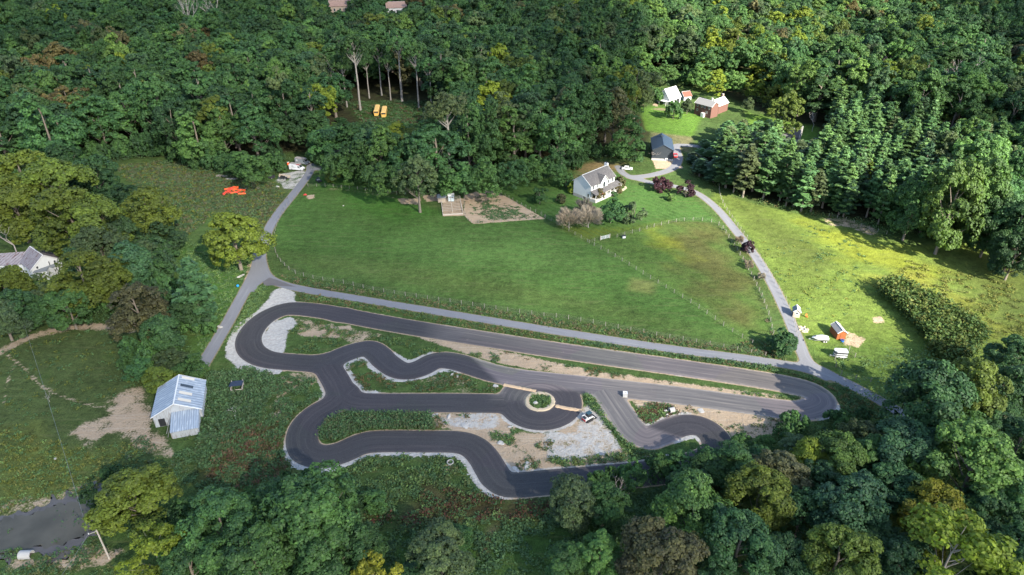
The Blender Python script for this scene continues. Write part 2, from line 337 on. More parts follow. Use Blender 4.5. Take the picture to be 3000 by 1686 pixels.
base = n.attr('col', out=0); n1 = n.noise(co, 0.045, 4, 0.6); n2 = n.noise(co, 0.35, 5, 0.65); n3 = n.noise(co, 2.2, 4, 0.7)
mp = n('ShaderNodeMapping', {'Vector': co, 'Rotation': (0, 0, 0.5), 'Scale': (0.10, 1.1, 1)}).outputs[0]
st = n.noise(mp, 0.8, 4, 0.7)
lum = n.math('ADD', n.math('MULTIPLY', n.ramp(n2, 0.25, 0.75), 0.55), n.math('ADD', n.math('MULTIPLY', n.ramp(n1, 0.3, 0.7), 0.35), n.math('MULTIPLY', n.ramp(n3, 0.3, 0.7), 0.55)))
lum = n.math('ADD', n.math('MULTIPLY', n.ramp(n.noise(co, 0.9, 3, 0.7), 0.3, 0.7), 0.35), n.math('ADD', lum, 0.13))
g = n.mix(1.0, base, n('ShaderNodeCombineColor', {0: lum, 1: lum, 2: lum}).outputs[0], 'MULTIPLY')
g = n.mix(n.math('MULTIPLY', n.ramp(st, 0.50, 0.72), 0.48), g, (0.115, 0.125, 0.050))
g = n.mix(n.math('MULTIPLY', n.ramp(n.noise(co, 0.16, 3), 0.55, 0.75), 0.30), g, (0.036, 0.085, 0.013))
lawn = n.attr('lawn'); sep = n('ShaderNodeSeparateXYZ', {0: co}).outputs
ln = n.math('ADD', n.math('MULTIPLY', sep[0], 0.80), n.math('MULTIPLY', sep[1], 0.60))
sw = n.math('SINE', n.math('ADD', n.math('MULTIPLY', ln, 2.6), n.math('MULTIPLY', n1, 14)))
g = n.mix(n.math('MULTIPLY', n.math('MULTIPLY', n.ramp(sw, -0.6, 0.6), lawn), 0.40), g, (0.066, 0.122, 0.036))
dn = n.math('ADD', n.math('MULTIPLY', n.math('SUBTRACT', n2, 0.5), 1.15), n.math('MULTIPLY', n.math('SUBTRACT', n3, 0.5), 0.75))
dn = n.math('ADD', dn, n.math('MULTIPLY', n.math('SUBTRACT', n.noise(co, 7.0, 2, 0.7), 0.5), 0.5)); df = n.ramp(n.math('ADD', n.attr('dirt'), dn), 0.38, 0.62)
dc = n.mix(n.noise(co, 0.25, 4), (0.27, 0.190, 0.118), (0.40, 0.308, 0.205)); dc = n.mix(n.ramp(n3, 0.3, 0.7), dc, n.mix(0.45, dc, (0.46, 0.36, 0.27)))
dc = n.mix(n.math('MULTIPLY', n.ramp(n.noise(n('ShaderNodeMapping', {'Vector': co, 'Rotation': (0, 0, 0.22), 'Scale': (0.08, 1.6, 1)}).outputs[0], 1.0, 4, 0.7), 0.5, 0.68), 0.45), dc, (0.50, 0.42, 0.33)); gc = n.mix(n.ramp(n.noise(co, 1.2, 5, 0.7), 0.3, 0.7), (0.33, 0.312, 0.285), (0.46, 0.44, 0.405))
gc = n.mix(n.ramp(n.noise(co, 5.0, 2), 0.66, 0.76), gc, (0.24, 0.22, 0.20))
gf = n.ramp(n.math('ADD', n.attr('grav'), n.math('MULTIPLY', dn, 0.85)), 0.38, 0.62)
ts = n.attr('tsd'); jit = n.math('MULTIPLY', n.math('SUBTRACT', n.noise(co, 0.9, 4, 0.7), 0.5), 2.2); shw = n.attr('shw')
sf = n.ramp(n.math('SUBTRACT', n.math('MULTIPLY', shw, n.math('ADD', 1.0, jit)), ts), -0.12, 0.12)
rs = n.attr('rsd'); rf = n.ramp(n.math('SUBTRACT', n.math('MULTIPLY', 0.32, n.math('ADD', 1.0, n.math('MULTIPLY', jit, 1.6))), rs), -0.12, 0.12)
c = n.mix(n.math('MULTIPLY', rf, 0.7), g, (0.24, 0.19, 0.12)); c = n.mix(df, c, dc)
c = n.mix(sf, c, n.mix(n.ramp(shw, 0.3, 0.9), dc, gc)); c = n.mix(gf, c, gc)
b = n('ShaderNodeBsdfPrincipled', {'Base Color': c, 'Roughness': 0.95, 'Specular IOR Level': 0.1})
hh = n.math('ADD', n.math('MULTIPLY', n3, 0.6), n.math('MULTIPLY', n2, 1.0))
n.nt.links.new(n.bump(hh, 0.9, 0.55), b.inputs['Normal']); n.nt.links.new(b.outputs[0], out.inputs[0])
lawnm = 1-sstep(np.minimum(sdpoly(P_LAWN, GX, GY), sdpoly(PD([(1610,268),(1770,285),(1740,348),(1625,330)]), GX, GY)), -3, 0)
ny, nx = GX.shape; ii = (np.arange(ny-1)[:, None]*nx+np.arange(nx-1)[None]).ravel()
GF = np.stack([ii, ii+1, ii+nx+1, ii+nx], 1)
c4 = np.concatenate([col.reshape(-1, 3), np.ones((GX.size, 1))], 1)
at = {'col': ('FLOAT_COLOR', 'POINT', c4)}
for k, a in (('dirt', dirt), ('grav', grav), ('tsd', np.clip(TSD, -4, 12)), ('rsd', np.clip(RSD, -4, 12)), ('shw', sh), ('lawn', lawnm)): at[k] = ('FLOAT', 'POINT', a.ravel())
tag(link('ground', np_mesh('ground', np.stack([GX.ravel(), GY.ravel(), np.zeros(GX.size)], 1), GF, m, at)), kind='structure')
def samp(A, x, y):                                    # nearest ground-grid value
    ix = np.clip(np.searchsorted(gx, x), 0, len(gx)-1); iy = np.clip(np.searchsorted(gy, y), 0, len(gy)-1); return A[iy, ix]
# ------------------------------------------------------------------ track sheet
TX, TY = np.meshgrid(np.arange(-92, 86, 0.4), np.arange(88, 178, 0.4))
td, tlat, tal = track_sdf(TX, TY, True)
old = np.clip(1-np.minimum.reduce([1+0*TX]), 0, 1)
def blend(P, blur): return 1-sstep(sdpoly(P, TX, TY), -blur, blur)
old = np.maximum(blend(PD([(1180,890),(1290,900),(1470,930),(1760,945),(2130,990),(2130,1075),(1900,1060),(1740,1032),(1622,1072),(1728,1108),(1655,1150),(1540,1120),(1470,985),(1270,975),(1230,940)]), 1.0), 0.75*blend(PD([(1100,790),(2150,950),(2150,1080),(1500,920),(1100,850)]), 6))
old = np.maximum(old, 0.45*blend(PD([(1230,965),(1360,975),(1330,1010),(1240,1005)]), 2))
m, n, out = newmat('new_asphalt')
co = n('ShaderNodeTexCoord').outputs['Object']; lat = n.attr('lat'); al = n.attr('along'); ed = n.attr('edge'); od = n.attr('old')
sv = n('ShaderNodeCombineXYZ', {0: n.math('MULTIPLY', lat, 1.5), 1: n.math('MULTIPLY', al, 0.035), 2: 0.0}).outputs[0]
s1 = n.noise(sv, 1.0, 5, 0.65); big = n.noise(co, 0.09, 3); fine = n.noise(co, 6.0, 3, 0.8)
c = n.mix(big, (0.026, 0.025, 0.028), (0.040, 0.038, 0.041)); c2 = n.mix(big, (0.105, 0.094, 0.090), (0.150, 0.132, 0.124))
c = n.mix(od, c, c2)
c = n.mix(n.math('MULTIPLY', n.ramp(s1, 0.45, 0.75), n.math('ADD', 0.10, n.math('MULTIPLY', od, 0.5))), c, (0.30, 0.255, 0.215))
c = n.mix(n.math('MULTIPLY', n.ramp(s1, 0.50, 0.25), 0.3), c, n.mix(od, (0.030, 0.030, 0.035), (0.085, 0.078, 0.078)))
seam = n.math('ABSOLUTE', n.math('ADD', lat, n.math('MULTIPLY', n.math('SUBTRACT', n.noise(sv, 0.6, 2), 0.5), 0.5)))
c = n.mix(n.math('MULTIPLY', n.ramp(seam, 0.14, 0.04), 0.40), c, (0.030, 0.030, 0.033))
c = n.mix(n.math('MULTIPLY', n.ramp(n.noise(co, 0.35, 5, 0.7), 0.60, 0.80), n.math('ADD', 0.10, n.math('MULTIPLY', od, 0.65))), c, (0.34, 0.29, 0.24))
c = n.mix(n.math('MULTIPLY', n.ramp(n.math('ADD', ed, n.math('MULTIPLY', n.noise(co, 0.8, 3), 0.9)), -0.30, 0.55), n.math('ADD', 0.12, n.math('MULTIPLY', od, 0.5))), c, (0.36, 0.31, 0.26))
rub = n.math('SINE', n.math('ADD', n.math('MULTIPLY', lat, 2.1), n.math('MULTIPLY', n.noise(n('ShaderNodeCombineXYZ', {0: 0.0, 1: n.math('MULTIPLY', al, 0.02), 2: 3.0}).outputs[0], 1.0, 2), 9.0)))
c = n.mix(n.math('MULTIPLY', n.math('MULTIPLY', n.ramp(rub, 0.72, 1.0), n.ramp(n.noise(co, 0.12, 3), 0.42, 0.62)), 0.5), c, n.mix(od, (0.018, 0.018, 0.020), (0.070, 0.066, 0.066)))
pch = n('ShaderNodeTexVoronoi', {'Vector': n('ShaderNodeCombineXYZ', {0: n.math('MULTIPLY', lat, 0.05), 1: n.math('MULTIPLY', al, 0.045), 2: 0.0}).outputs[0], 'Scale': 1.0}).outputs[1]
c = n.mix(0.22, c, n.mix(1.0, c, n.mix(0.55, pch, (1.0, 1.0, 1.0)), 'MULTIPLY'))
c = n.mix(n.math('MULTIPLY', n.ramp(fine, 0.3, 0.7), 0.22), c, (0.14, 0.14, 0.145))
b = n('ShaderNodeBsdfPrincipled', {'Base Color': c, 'Roughness': 0.86, 'Specular IOR Level': 0.25})
n.nt.links.new(n.bump(fine, 0.35, 0.02), b.inputs['Normal']); n.nt.links.new(b.outputs[0], out.inputs[0])
sheet('kart_track_road', TX, TY, td, 0.05, m, {'lat': tlat, 'along': tal, 'edge': td, 'old': old})
# ------------------------------------------------------------------ old grey lanes
RX, RY = np.meshgrid(np.arange(-125, 130, 0.6), np.arange(110, 330, 0.6))
rd, rlat, ral = road_sdf(RX, RY, True)
m, n, out = newmat('old_asphalt')
co = n('ShaderNodeTexCoord').outputs['Object']; lat = n.attr('lat'); al = n.attr('along')
sv = n('ShaderNodeCombineXYZ', {0: n.math('MULTIPLY', lat, 1.3), 1: n.math('MULTIPLY', al, 0.05), 2: 0.0}).outputs[0]
s1 = n.noise(sv, 1.0, 4, 0.65); fine = n.noise(co, 5.0, 3, 0.8)
c = n.mix(n.noise(co, 0.15, 4), (0.125, 0.128, 0.140), (0.175, 0.178, 0.190))
c = n.mix(n.math('MULTIPLY', n.ramp(s1, 0.5, 0.7), 0.45), c, (0.24, 0.243, 0.255)); c = n.mix(n.math('MULTIPLY', n.ramp(s1, 0.48, 0.3), 0.4), c, (0.115, 0.12, 0.13))
c = n.mix(n.math('MULTIPLY', n.ramp(fine, 0.3, 0.7), 0.3), c, (0.27, 0.27, 0.28))
c = n.mix(n.math('MULTIPLY', n.ramp(n.noise(co, 0.5, 5, 0.75), 0.64, 0.70), 0.5), c, (0.12, 0.115, 0.11))
b = n('ShaderNodeBsdfPrincipled', {'Base Color': c, 'Roughness': 0.88, 'Specular IOR Level': 0.25})
n.nt.links.new(n.bump(fine, 0.3, 0.02), b.inputs['Normal']); n.nt.links.new(b.outputs[0], out.inputs[0])
sheet('lane_road', RX, RY, rd, 0.045, m, {'lat': rlat, 'along': ral, 'edge': rd})
def flat(name, pts, z, material, kind='structure', th=0.0):
    b = MB(); P = [tuple(p) for p in pts]; k = len(P)
    area = sum(P[i][0]*P[(i+1) % k][1]-P[(i+1) % k][0]*P[i][1] for i in range(k))
    if area < 0: P = P[::-1]
    if th: b.prism(P, 'z', z, z+th)
    else: b.add([(x, y, z) for x, y in P], [tuple(range(k))])
    return tag(b.build(name, material), kind=kind)
# darker patch of newer asphalt at the fork, and the pale concrete-like lane start
fk = lambda x, y: ((560+x/6.582)/K, (700+y/6.582)/K)
flat('road_patch', PD([fk(1385,830),fk(1510,750),fk(1700,810),fk(2050,945),(738,722),fk(1700,915),fk(1560,900),fk(1410,915)]), 0.055, mat('patch_asphalt', (0.105, 0.098, 0.10), 0.85, 0.2, 0.5))
# ------------------------------------------------------------------ pond
m, n, out = newmat('pond_water'); co = n('ShaderNodeTexCoord').outputs['Object']
c = n.mix(n.ramp(n.noise(co, 0.12, 4), 0.35, 0.65), (0.060, 0.057, 0.045), (0.092, 0.086, 0.068))
b = n('ShaderNodeBsdfPrincipled', {'Base Color': c, 'Roughness': 0.42, 'IOR': 1.33, 'Specular IOR Level': 0.35})
n.nt.links.new(n.bump(n.noise(co, 2.5, 3), 0.12, 0.05), b.inputs['Normal']); n.nt.links.new(b.outputs[0], out.inputs[0])
PX, PY = np.meshgrid(np.arange(-130, -65, 0.6), np.arange(76, 118, 0.6))
pd_ = sdpoly(PD([(-120,1330),(0,1312),(60,1292),(130,1272),(205,1245),(240,1232),(248,1262),(240,1320),(222,1345),(190,1372),(140,1385),(60,1392),(0,1402),(-120,1420)]), PX, PY)
nzw = 0.35*np.sin(PX*0.7+PY*0.4)+np.sin(PX*0.31-PY*0.9)+0.6*np.sin(PX*1.7+PY*1.3)
mud = sheet('mud', PX, PY, pd_-1.8+nzw, 0.012, mat('wet_mud', (0.085, 0.075, 0.068), 0.45, 0.35, 0.4), {'edge': pd_})
sheet('pond_water', PX, PY, pd_+0.4+nzw, 0.02, m, {'edge': pd_})
# ------------------------------------------------------------------ light: low afternoon sun from behind right of the camera, broken cloud
EL = math.radians(33); SH = Vector((0.60, -0.80, 0)).normalized()
SUN = Vector((SH.x*math.cos(EL), SH.y*math.cos(EL), math.sin(EL)))
l = bpy.data.lights.new('sun', 'SUN'); l.energy = 5.0; l.angle = math.radians(0.5); l.color = (1.0, 0.93, 0.80)
so = bpy.data.objects.new('sun', l); COL.objects.link(so); so.rotation_euler = (-SUN).to_track_quat('-Z', 'Y').to_euler()
W = bpy.data.worlds.new('World'); SC.world = W; W.use_nodes = True
wn = W.node_tree; sk = wn.nodes.new('ShaderNodeTexSky'); sk.sky_type = 'NISHITA'; sk.sun_disc = False
sk.sun_elevation = EL; sk.sun_rotation = math.atan2(SH.x, SH.y); sk.air_density = 1.0; sk.dust_density = 1.0; sk.ozone_density = 1.0
bg = next(x for x in wn.nodes if x.type == 'BACKGROUND'); wn.links.new(sk.outputs[0], bg.inputs[0]); bg.inputs[1].default_value = 0.105
SC.view_settings.view_transform = 'Standard'; SC.view_settings.look = 'None'; SC.view_settings.exposure = 1.95; SC.view_settings.gamma = 1.0
# clouds 1500 m up: an unseen sheet, its gaps and cover shaped to light the ground
CZ = 1500.0; CT = CZ/SUN.z
cx_, cy_ = np.meshgrid(np.arange(-700, 700, 14.0), np.arange(20, 1000, 14.0))
lit = np.zeros(cx_.shape)
def sunny(P, amt, blur, z=10):
    global lit
    P = np.array([D(x, y, z) for x, y in P]); lit = np.maximum(lit, amt*(1-sstep(sdpoly(P, cx_, cy_), -blur, blur)))
sunny([(1470,470),(1500,400),(1600,340),(1640,250),(1560,150),(1500,60),(1600,-20),(2050,-20),(2130,60),(2050,150),(2150,260),(2330,330),(2576,380),(2700,640),(2576,720),(2500,800),(2350,830),(2200,920),(2050,950),(1960,860),(1890,740),(1850,640),(1800,560),(1640,520)], 1.0, 12)
sunny([(2050,30),(2200,40),(2400,180),(2450,240),(2300,250),(2150,150)], 0.8, 25)
sunny([(1250,520),(1500,560),(1760,600),(1900,860),(2150,980),(2130,1090),(1850,1060),(1500,1000),(1400,900),(1500,800),(1200,700),(1000,600)], 0.40, 25)
sunny([(1350,900),(1800,940),(2130,1000),(2130,1080),(1850,1080),(1600,1130),(1400,1120),(1200,1060),(1300,1000)], 0.20, 12)
sunny([(1900,1180),(2576,900),(2800,1300),(2500,1448),(1500,1500),(1500,1250)], 0.03, 15)
sunny([(-200,200),(700,100),(1200,60),(1300,500),(900,600),(600,700),(300,700),(-100,600)], 0.13, 30)
sunny([(400,600),(560,480),(700,480),(680,640),(580,840),(480,880),(440,740)], 0.34, 14)  # thinner cover added to brighten the lone olive tree
sunny([(200,1200),(900,1200),(1000,1600),(200,1600)], 0.12, 12)
dens = 1-np.clip(lit+0.14, 0, 1)
VX = cx_+SUN.x*CT; VY = cy_+SUN.y*CT
lump = (np.sin(VX*0.021+VY*0.013)+np.sin(VX*0.009-VY*0.027+1.3)+np.sin(VX*0.043+VY*0.037))*12
th = dens*9
ny, nx = cx_.shape; ii = (np.arange(ny-1)[:, None]*nx+np.arange(nx-1)[None]).ravel(); q = np.stack([ii, ii+1, ii+nx+1, ii+nx], 1)
Vt = np.stack([VX.ravel(), VY.ravel(), (CZ+th+lump*0.08*dens).ravel()], 1); Vb = np.stack([VX.ravel(), VY.ravel(), (CZ-th*0.4).ravel()], 1)
m, n, out = newmat('cloud')
tr = n('ShaderNodeBsdfTransparent'); df_ = n('ShaderNodeBsdfDiffuse', {'Color': (0.9, 0.9, 0.9, 1)}); tl = n('ShaderNodeBsdfTranslucent', {'Color': (0.9, 0.9, 0.9, 1)})
sc_ = n('ShaderNodeMixShader', {0: 0.5, 1: df_.outputs[0], 2: tl.outputs[0]})
mx = n('ShaderNodeMixShader', {0: n.attr('cover'), 1: tr.outputs[0], 2: sc_.outputs[0]}); n.nt.links.new(mx.outputs[0], out.inputs[0])
alpha = 1-np.sqrt(np.clip(1-dens, 0, 1))
tag(link('shade_clouds', np_mesh('shade_clouds', np.vstack([Vt, Vb]), np.vstack([q, q[:, ::-1]+ny*nx]), m, {'cover': ('FLOAT', 'POINT', np.concatenate([alpha.ravel()]*2))}, True)), kind='stuff')
SC.cycles.transparent_max_bounces = 8; SC.cycles.max_bounces = 6; SC.cycles.diffuse_bounces = 3

# ------------------------------------------------------------------ materials for built things
M = dict(
 white=mat('white_siding', (0.50, 0.51, 0.52), 0.6, 0.06, 1.5, dirt=(0.47, 0.49, 0.49), ribaxis=2), trim=mat('white_trim', (0.62, 0.62, 0.61), 0.5, 0.04),
 shingle=mat('grey_shingle', (0.085, 0.080, 0.080), 0.9, 0.25, 2.0, dirt=(0.12, 0.115, 0.11)), glass=mat('window_glass', (0.030, 0.038, 0.045), 0.12, 0.1, 1, spec=0.6),
 stone=mat('grey_foundation', (0.30, 0.29, 0.28), 0.9, 0.2, 1.2), brick=mat('red_brick', (0.125, 0.062, 0.048), 0.9, 0.22, 2.5), wood=mat('grey_timber', (0.36, 0.32, 0.28), 0.85, 0.2, 1.5),
 bluewall=mat('dark_blue_siding', (0.040, 0.052, 0.066), 0.6, 0.12, 0.8, ribs=0.6, ribaxis=0), blueroof=mat('blue_metal_roof', (0.040, 0.062, 0.095), 0.38, 0.12, 0.6, ribs=0.9, ribaxis=0, spec=0.6),
 whiteroof=mat('white_metal_roof', (0.66, 0.67, 0.68), 0.45, 0.05, 0.6, ribs=0.7, ribaxis=0), barnroof=mat('galvanised_roof', (0.42, 0.47, 0.52), 0.5, 0.14, 0.5, ribs=0.75, ribaxis=0, dirt=(0.62, 0.66, 0.70), ribaxis_=0) if False else mat('galvanised_roof', (0.27, 0.315, 0.37), 0.5, 0.14, 0.5, ribs=0.9, ribaxis=0, dirt=(0.42, 0.46, 0.50)),
 leanroof=mat('ribbed_lean_roof', (0.27, 0.32, 0.38), 0.5, 0.12, 0.5, ribs=0.5, ribaxis=1, dirt=(0.38, 0.43, 0.48)), barnwall=mat('pale_rusty_wall', (0.36, 0.38, 0.40), 0.85, 0.16, 0.7, dirt=(0.27, 0.26, 0.25), ribaxis=2),
 rust=mat('rusty_tin_roof', (0.30, 0.27, 0.28), 0.8, 0.2, 0.7, ribs=0.8, ribaxis=0, dirt=(0.13, 0.065, 0.060), ribaxis_=1) if False else mat('rusty_tin_roof', (0.22, 0.20, 0.215), 0.8, 0.2, 0.7, ribs=0.8, ribaxis=0, dirt=(0.105, 0.060, 0.058)),
 rubber=mat('rubber', (0.022, 0.022, 0.024), 0.85, 0.15), black=mat('black_paint', (0.025, 0.026, 0.030), 0.5, 0.15), steel=mat('galvanised_steel', (0.30, 0.31, 0.32), 0.45, 0.1, 2, metal=0.5),
 vanwhite=mat('van_white', (0.60, 0.61, 0.62), 0.3, 0.03, spec=0.5), vangrey=mat('van_grey', (0.24, 0.26, 0.28), 0.35, 0.06), red=mat('red_paint', (0.45, 0.035, 0.035), 0.4, 0.08), pallet=mat('weathered_board', (0.30, 0.27, 0.24), 0.9, 0.2, 2),
 bus=mat('bus_yellow', (0.66, 0.40, 0.10), 0.5, 0.08, 0.6), busroof=mat('faded_bus_roof', (0.72, 0.48, 0.17), 0.7, 0.10, 0.6, dirt=(0.60, 0.36, 0.12)), orange=mat('orange_plastic', (0.80, 0.12, 0.03), 0.5, 0.10, 1), redor=mat('red_orange_plastic', (0.72, 0.06, 0.035), 0.5, 0.10, 1),
 rock=mat('pale_rock', (0.38, 0.36, 0.33), 0.9, 0.2, 1.5), conc=mat('concrete', (0.36, 0.35, 0.33), 0.9, 0.14, 1.2), tan=mat('tan_path', (0.40, 0.33, 0.23), 0.9, 0.12, 1.2), sandb=mat('sandy_soil', (0.46, 0.33, 0.21), 0.95, 0.16, 1.2),
 cedar=mat('red_cedar_boards', (0.22, 0.066, 0.018), 0.75, 0.18, 1.5, ribs=0.4, ribaxis=0), shedroof=mat('grey_shed_roof', (0.20, 0.195, 0.19), 0.7, 0.1, 1), cream=mat('cream_boards', (0.40, 0.33, 0.26), 0.75, 0.08, 1), blue=mat('blue_plastic', (0.02, 0.12, 0.50), 0.4, 0.08),
 cover=mat('boat_cover', (0.42, 0.45, 0.48), 0.7, 0.08, 1), alum=mat('trailer_aluminium', (0.36, 0.38, 0.40), 0.4, 0.06, 1), dkblue=mat('dark_blue_tin', (0.030, 0.040, 0.070), 0.5, 0.12, 1, ribs=0.35, ribaxis=0), chim=mat('chimney_brick', (0.36, 0.22, 0.17), 0.9, 0.2, 2), canvas=mat('pale_blue_hutch', (0.50, 0.62, 0.68), 0.6, 0.06))
# ------------------------------------------------------------------ buildings
def win(root, face, u, z, w, h, frame=True, name='window'):
    """face = (origin xy, unit along, outward normal) in the building's own axes"""
    o, a, nn = face
    def P(du, dn, dz): return (o[0]+a[0]*(u+du)+nn[0]*dn, o[1]+a[1]*(u+du)+nn[1]*dn, z+dz)
    ang = math.atan2(a[1], a[0]); b = MB()
    t = 0.09
    for du, dz, sx, sz in ((-w/2, 0, t, h+t), (w/2, 0, t, h+t), (0, h/2, w-t, t), (0, -h/2, w-t, t)): b.box(P(du, 0.03, dz), (sx, 0.06, sz), ang)
    f = b.build(name, M['trim'], root); MB().box(P(0, 0.015, 0), (w-t, 0.03, h-t), ang).build('pane', M['glass'], f); return f
def gable(name, label, cat, loc, ang, L, Wd, ez, rz, wall, roof, over=0.35, base=None, group=None):
    """ridge along local x, centred on loc"""
    r = empty(name, loc, ang, label, cat, group); h = rz-ez; z0 = 0
    MB().prism([(-Wd/2, z0), (Wd/2, z0), (Wd/2, ez), (0, rz), (-Wd/2, ez)], 'x', -L/2, L/2).build('wall', wall, r)
    s = h/(Wd/2); b = MB()
    for sg in (-1, 1):
        y1 = sg*(Wd/2+over); z1 = ez-s*over; t = 0.14; pr = [(0, rz+0.02), (y1, z1+0.02), (y1, z1+t+0.02), (0, rz+t+0.02)]
        b.prism(pr if sg < 0 else pr[::-1], 'x', -L/2-over, L/2+over)
    rf = b.build('roof', roof, r)
    c = MB(); c.box((0, 0, rz+0.17), (L+2*over, 0.3, 0.06)); 
    for e in (-1, 1):
        for sg in (-1, 1):
            c.tube([(e*(L/2+over), 0, rz+0.09), (e*(L/2+over), sg*(Wd/2+over), ez-s*over+0.09)], 0.09, 4, sm=False)
    c.build('roof_trim', M['trim'] if roof not in (M['blueroof'],) else M['blueroof'], r)
    if base: MB().box((0, 0, base/2), (L+0.06, Wd+0.06, base)).build('foundation', M['stone'], r)
    return r, rf
def faces(L, Wd): return {'f': ((0, -Wd/2), (1, 0), (0, -1)), 'b': ((0, Wd/2), (-1, 0), (0, 1)), 'l': ((-L/2, 0), (0, -1), (-1, 0)), 'r': ((L/2, 0), (0, 1), (1, 0))}
def anchored(A, ang, L, Wd):          # centre of a building whose front left corner is A
    ox, oy = rot2((L/2, Wd/2), ang); return (A[0]+ox, A[1]+oy)
# white two storey house; ridge direction 45 degrees
a = math.radians(45); A = S(1731, 579); L, Wd = 15.2, 9.0; ctr = anchored((31.3, 252.2), a, L, Wd)
hs, rf = gable('house', 'white two storey house with dark grey shingle roof, front gable and porch', 'house', ctr, a, L, Wd, 6.6, 9.9, M['white'], M['shingle'], 0.4, base=1.3)
F_ = faces(L, Wd)
for u in (-6.0, -3.4, 3.4, 6.0): win(hs, F_['f'], u, 5.4, 0.9, 1.6)
for u in (-4.6, -1.6, 3.2, 5.4): win(hs, F_['f'], u, 2.6, 1.0, 1.5)
win(hs, F_['l'], 3.3, 2.2, 0.9, 1.4); win(hs, F_['l'], 1.4, 0.72, 1.7, 1.2)
b = MB(); gw = 4.6; b.prism([(-gw/2, 3.2), (gw/2, 3.2), (gw/2, 6.6), (0, 9.0), (-gw/2, 6.6)], 'y', -Wd/2-0.55, -Wd/2+3.0); gb = b.build('front_gable', M['white'], hs)
b = MB()
for sg in (-1, 1):
    pr = [(0, 9.05), (sg*(gw/2+0.35), 6.28), (sg*(gw/2+0.35), 6.44), (0, 9.21)]; b.prism(pr, 'y', -Wd/2-0.9, 0.0-0.6)
b.build('gable_roof', M['shingle'], hs)
b = MB()
for sg in (-1, 1): b.tube([(0, -Wd/2-0.92, 9.12), (sg*(gw/2+0.35), -Wd/2-0.92, 6.36)], 0.13, 4, sm=False)
b.build('gable_trim', M['trim'], hs)
b = MB(); b.prism([(0.78*math.cos(t), 5.35+1.25*math.sin(t)) for t in np.linspace(0, 2*math.pi, 20, endpoint=False)], 'y', -Wd/2-0.60, -Wd/2-0.56); ov = b.build('oval_window', M['glass'], hs)
b = MB(); tt = np.linspace(0, 2*math.pi, 21); b.tube([(0.82*math.cos(t), -Wd/2-0.60, 5.35+1.3*math.sin(t)) for t in tt], 0.07, 4); b.build('frame', M['trim'], ov)
b = MB(); b.prism([(-Wd/2-2.9, 3.3), (-Wd/2-0.02, 4.25), (-Wd/2-0.02, 4.4), (-Wd/2-2.9, 3.45)], 'x', -L/2-0.3, L/2+1.6); pr_roof = b.build('porch_roof', M['shingle'], hs)
b = MB(); b.box((0.7, -Wd/2-1.35, 0.62), (L+1.4, 2.6, 1.2)); b.build('porch', M['conc'], hs)
for k in range(8):
    x = -L/2+0.1+k*(L+1.2)/7; MB().box((x, -Wd/2-2.55, 2.25), (0.16, 0.16, 2.1)).build('porch_post', M['trim'], hs)
b = MB(); b.box((1.6, -Wd/2-2.58, 2.05), (L-2.6, 0.05, 0.07)); b.box((1.6, -Wd/2-2.58, 1.4), (L-2.6, 0.05, 0.07)); [b.box((-L/2+2.7+k*0.3, -Wd/2-2.58, 1.7), (0.04, 0.04, 0.65)) for k in range(38)]; b.build('porch_railing', M['trim'], hs)
dr = MB().box((0.4, -Wd/2-0.04, 2.25), (1.0, 0.08, 2.1)).build('door', M['red'], hs)
b = MB(); b.box((L/2+0.45, 0.6, 5.4), (0.9, 1.7, 10.8), taper=(0.9, 0.9)); ch = b.build('chimney', M['white'], hs); MB().cyl((L/2+0.45, 0.6, 11.05), 0.25, 0.5, seg=8).build('flue', M['black'], ch)
fl = MB(); fl.box((-3.4, -Wd/2-2.7, 3.0), (0.9, 0.03, 0.55), rx=0.2); fl.build('porch_flag', M['red'], hs)
hl = lambda x, y: (1640+x/9.908, 440+y/9.908)
flat('garden_path', [S(*hl(x, y)) for x, y in ((1330,1240),(1470,1340),(1520,1350),(1880,1170),(1950,1110),(1930,1060),(1880,1050),(1880,1100),(1470,1310),(1350,1225))], 0.03, M['tan'], th=0.03)
# dark blue garage
f = lambda x, y: (1860+x/12.88, 370+y/12.88)
a = math.radians(82.5); gr, _ = gable('garage', 'dark blue metal garage with ridged blue roof beside the pines', 'garage', anchored((73.7, 299.3), a, 16.5, 9.4), a, 16.5, 9.4, 4.6, 7.0, M['bluewall'], M['blueroof'], 0.35, base=0.5)
b = MB(); b.box((2.2, -9.4/2-0.04, 1.7), (3.2, 0.08, 3.0)); b.build('garage_door', M['trim'], gr)
b = MB(); b.box((4.0, 0, 7.35), (1.1, 1.0, 0.9)); cp = b.build('cupola', M['bluewall'], gr); MB().add([(3.3, -.65, 7.8), (4.7, -.65, 7.8), (4.7, .65, 7.8), (3.3, .65, 7.8), (4.0, 0, 8.35)], [(0, 1, 4), (1, 2, 4), (2, 3, 4), (3, 0, 4), (3, 2, 1, 0)]).build('cupola_roof', M['blueroof'], cp)
sl = MB(); sl.box((-16.5/2-0.6, 0.0, 0.2), (1.0, 9.8, 0.4)); sl.build('concrete_ledge', M['conc'], gr)
x, y = S(*f(1180, 1300)); b = MB(); b.box((0, 0, 0.5), (1.0, 0.6, 1.0)); hp = empty('heat_pump', (x, y, 0), 0, 'white boxy heat pump at the foot of the dark blue garage', 'heat pump'); b.build('casing', M['trim'], hp); MB().cyl((0, -0.31, 0.5), 0.33, 0.05, 'y').build('fan_grille', M['black'], hp)
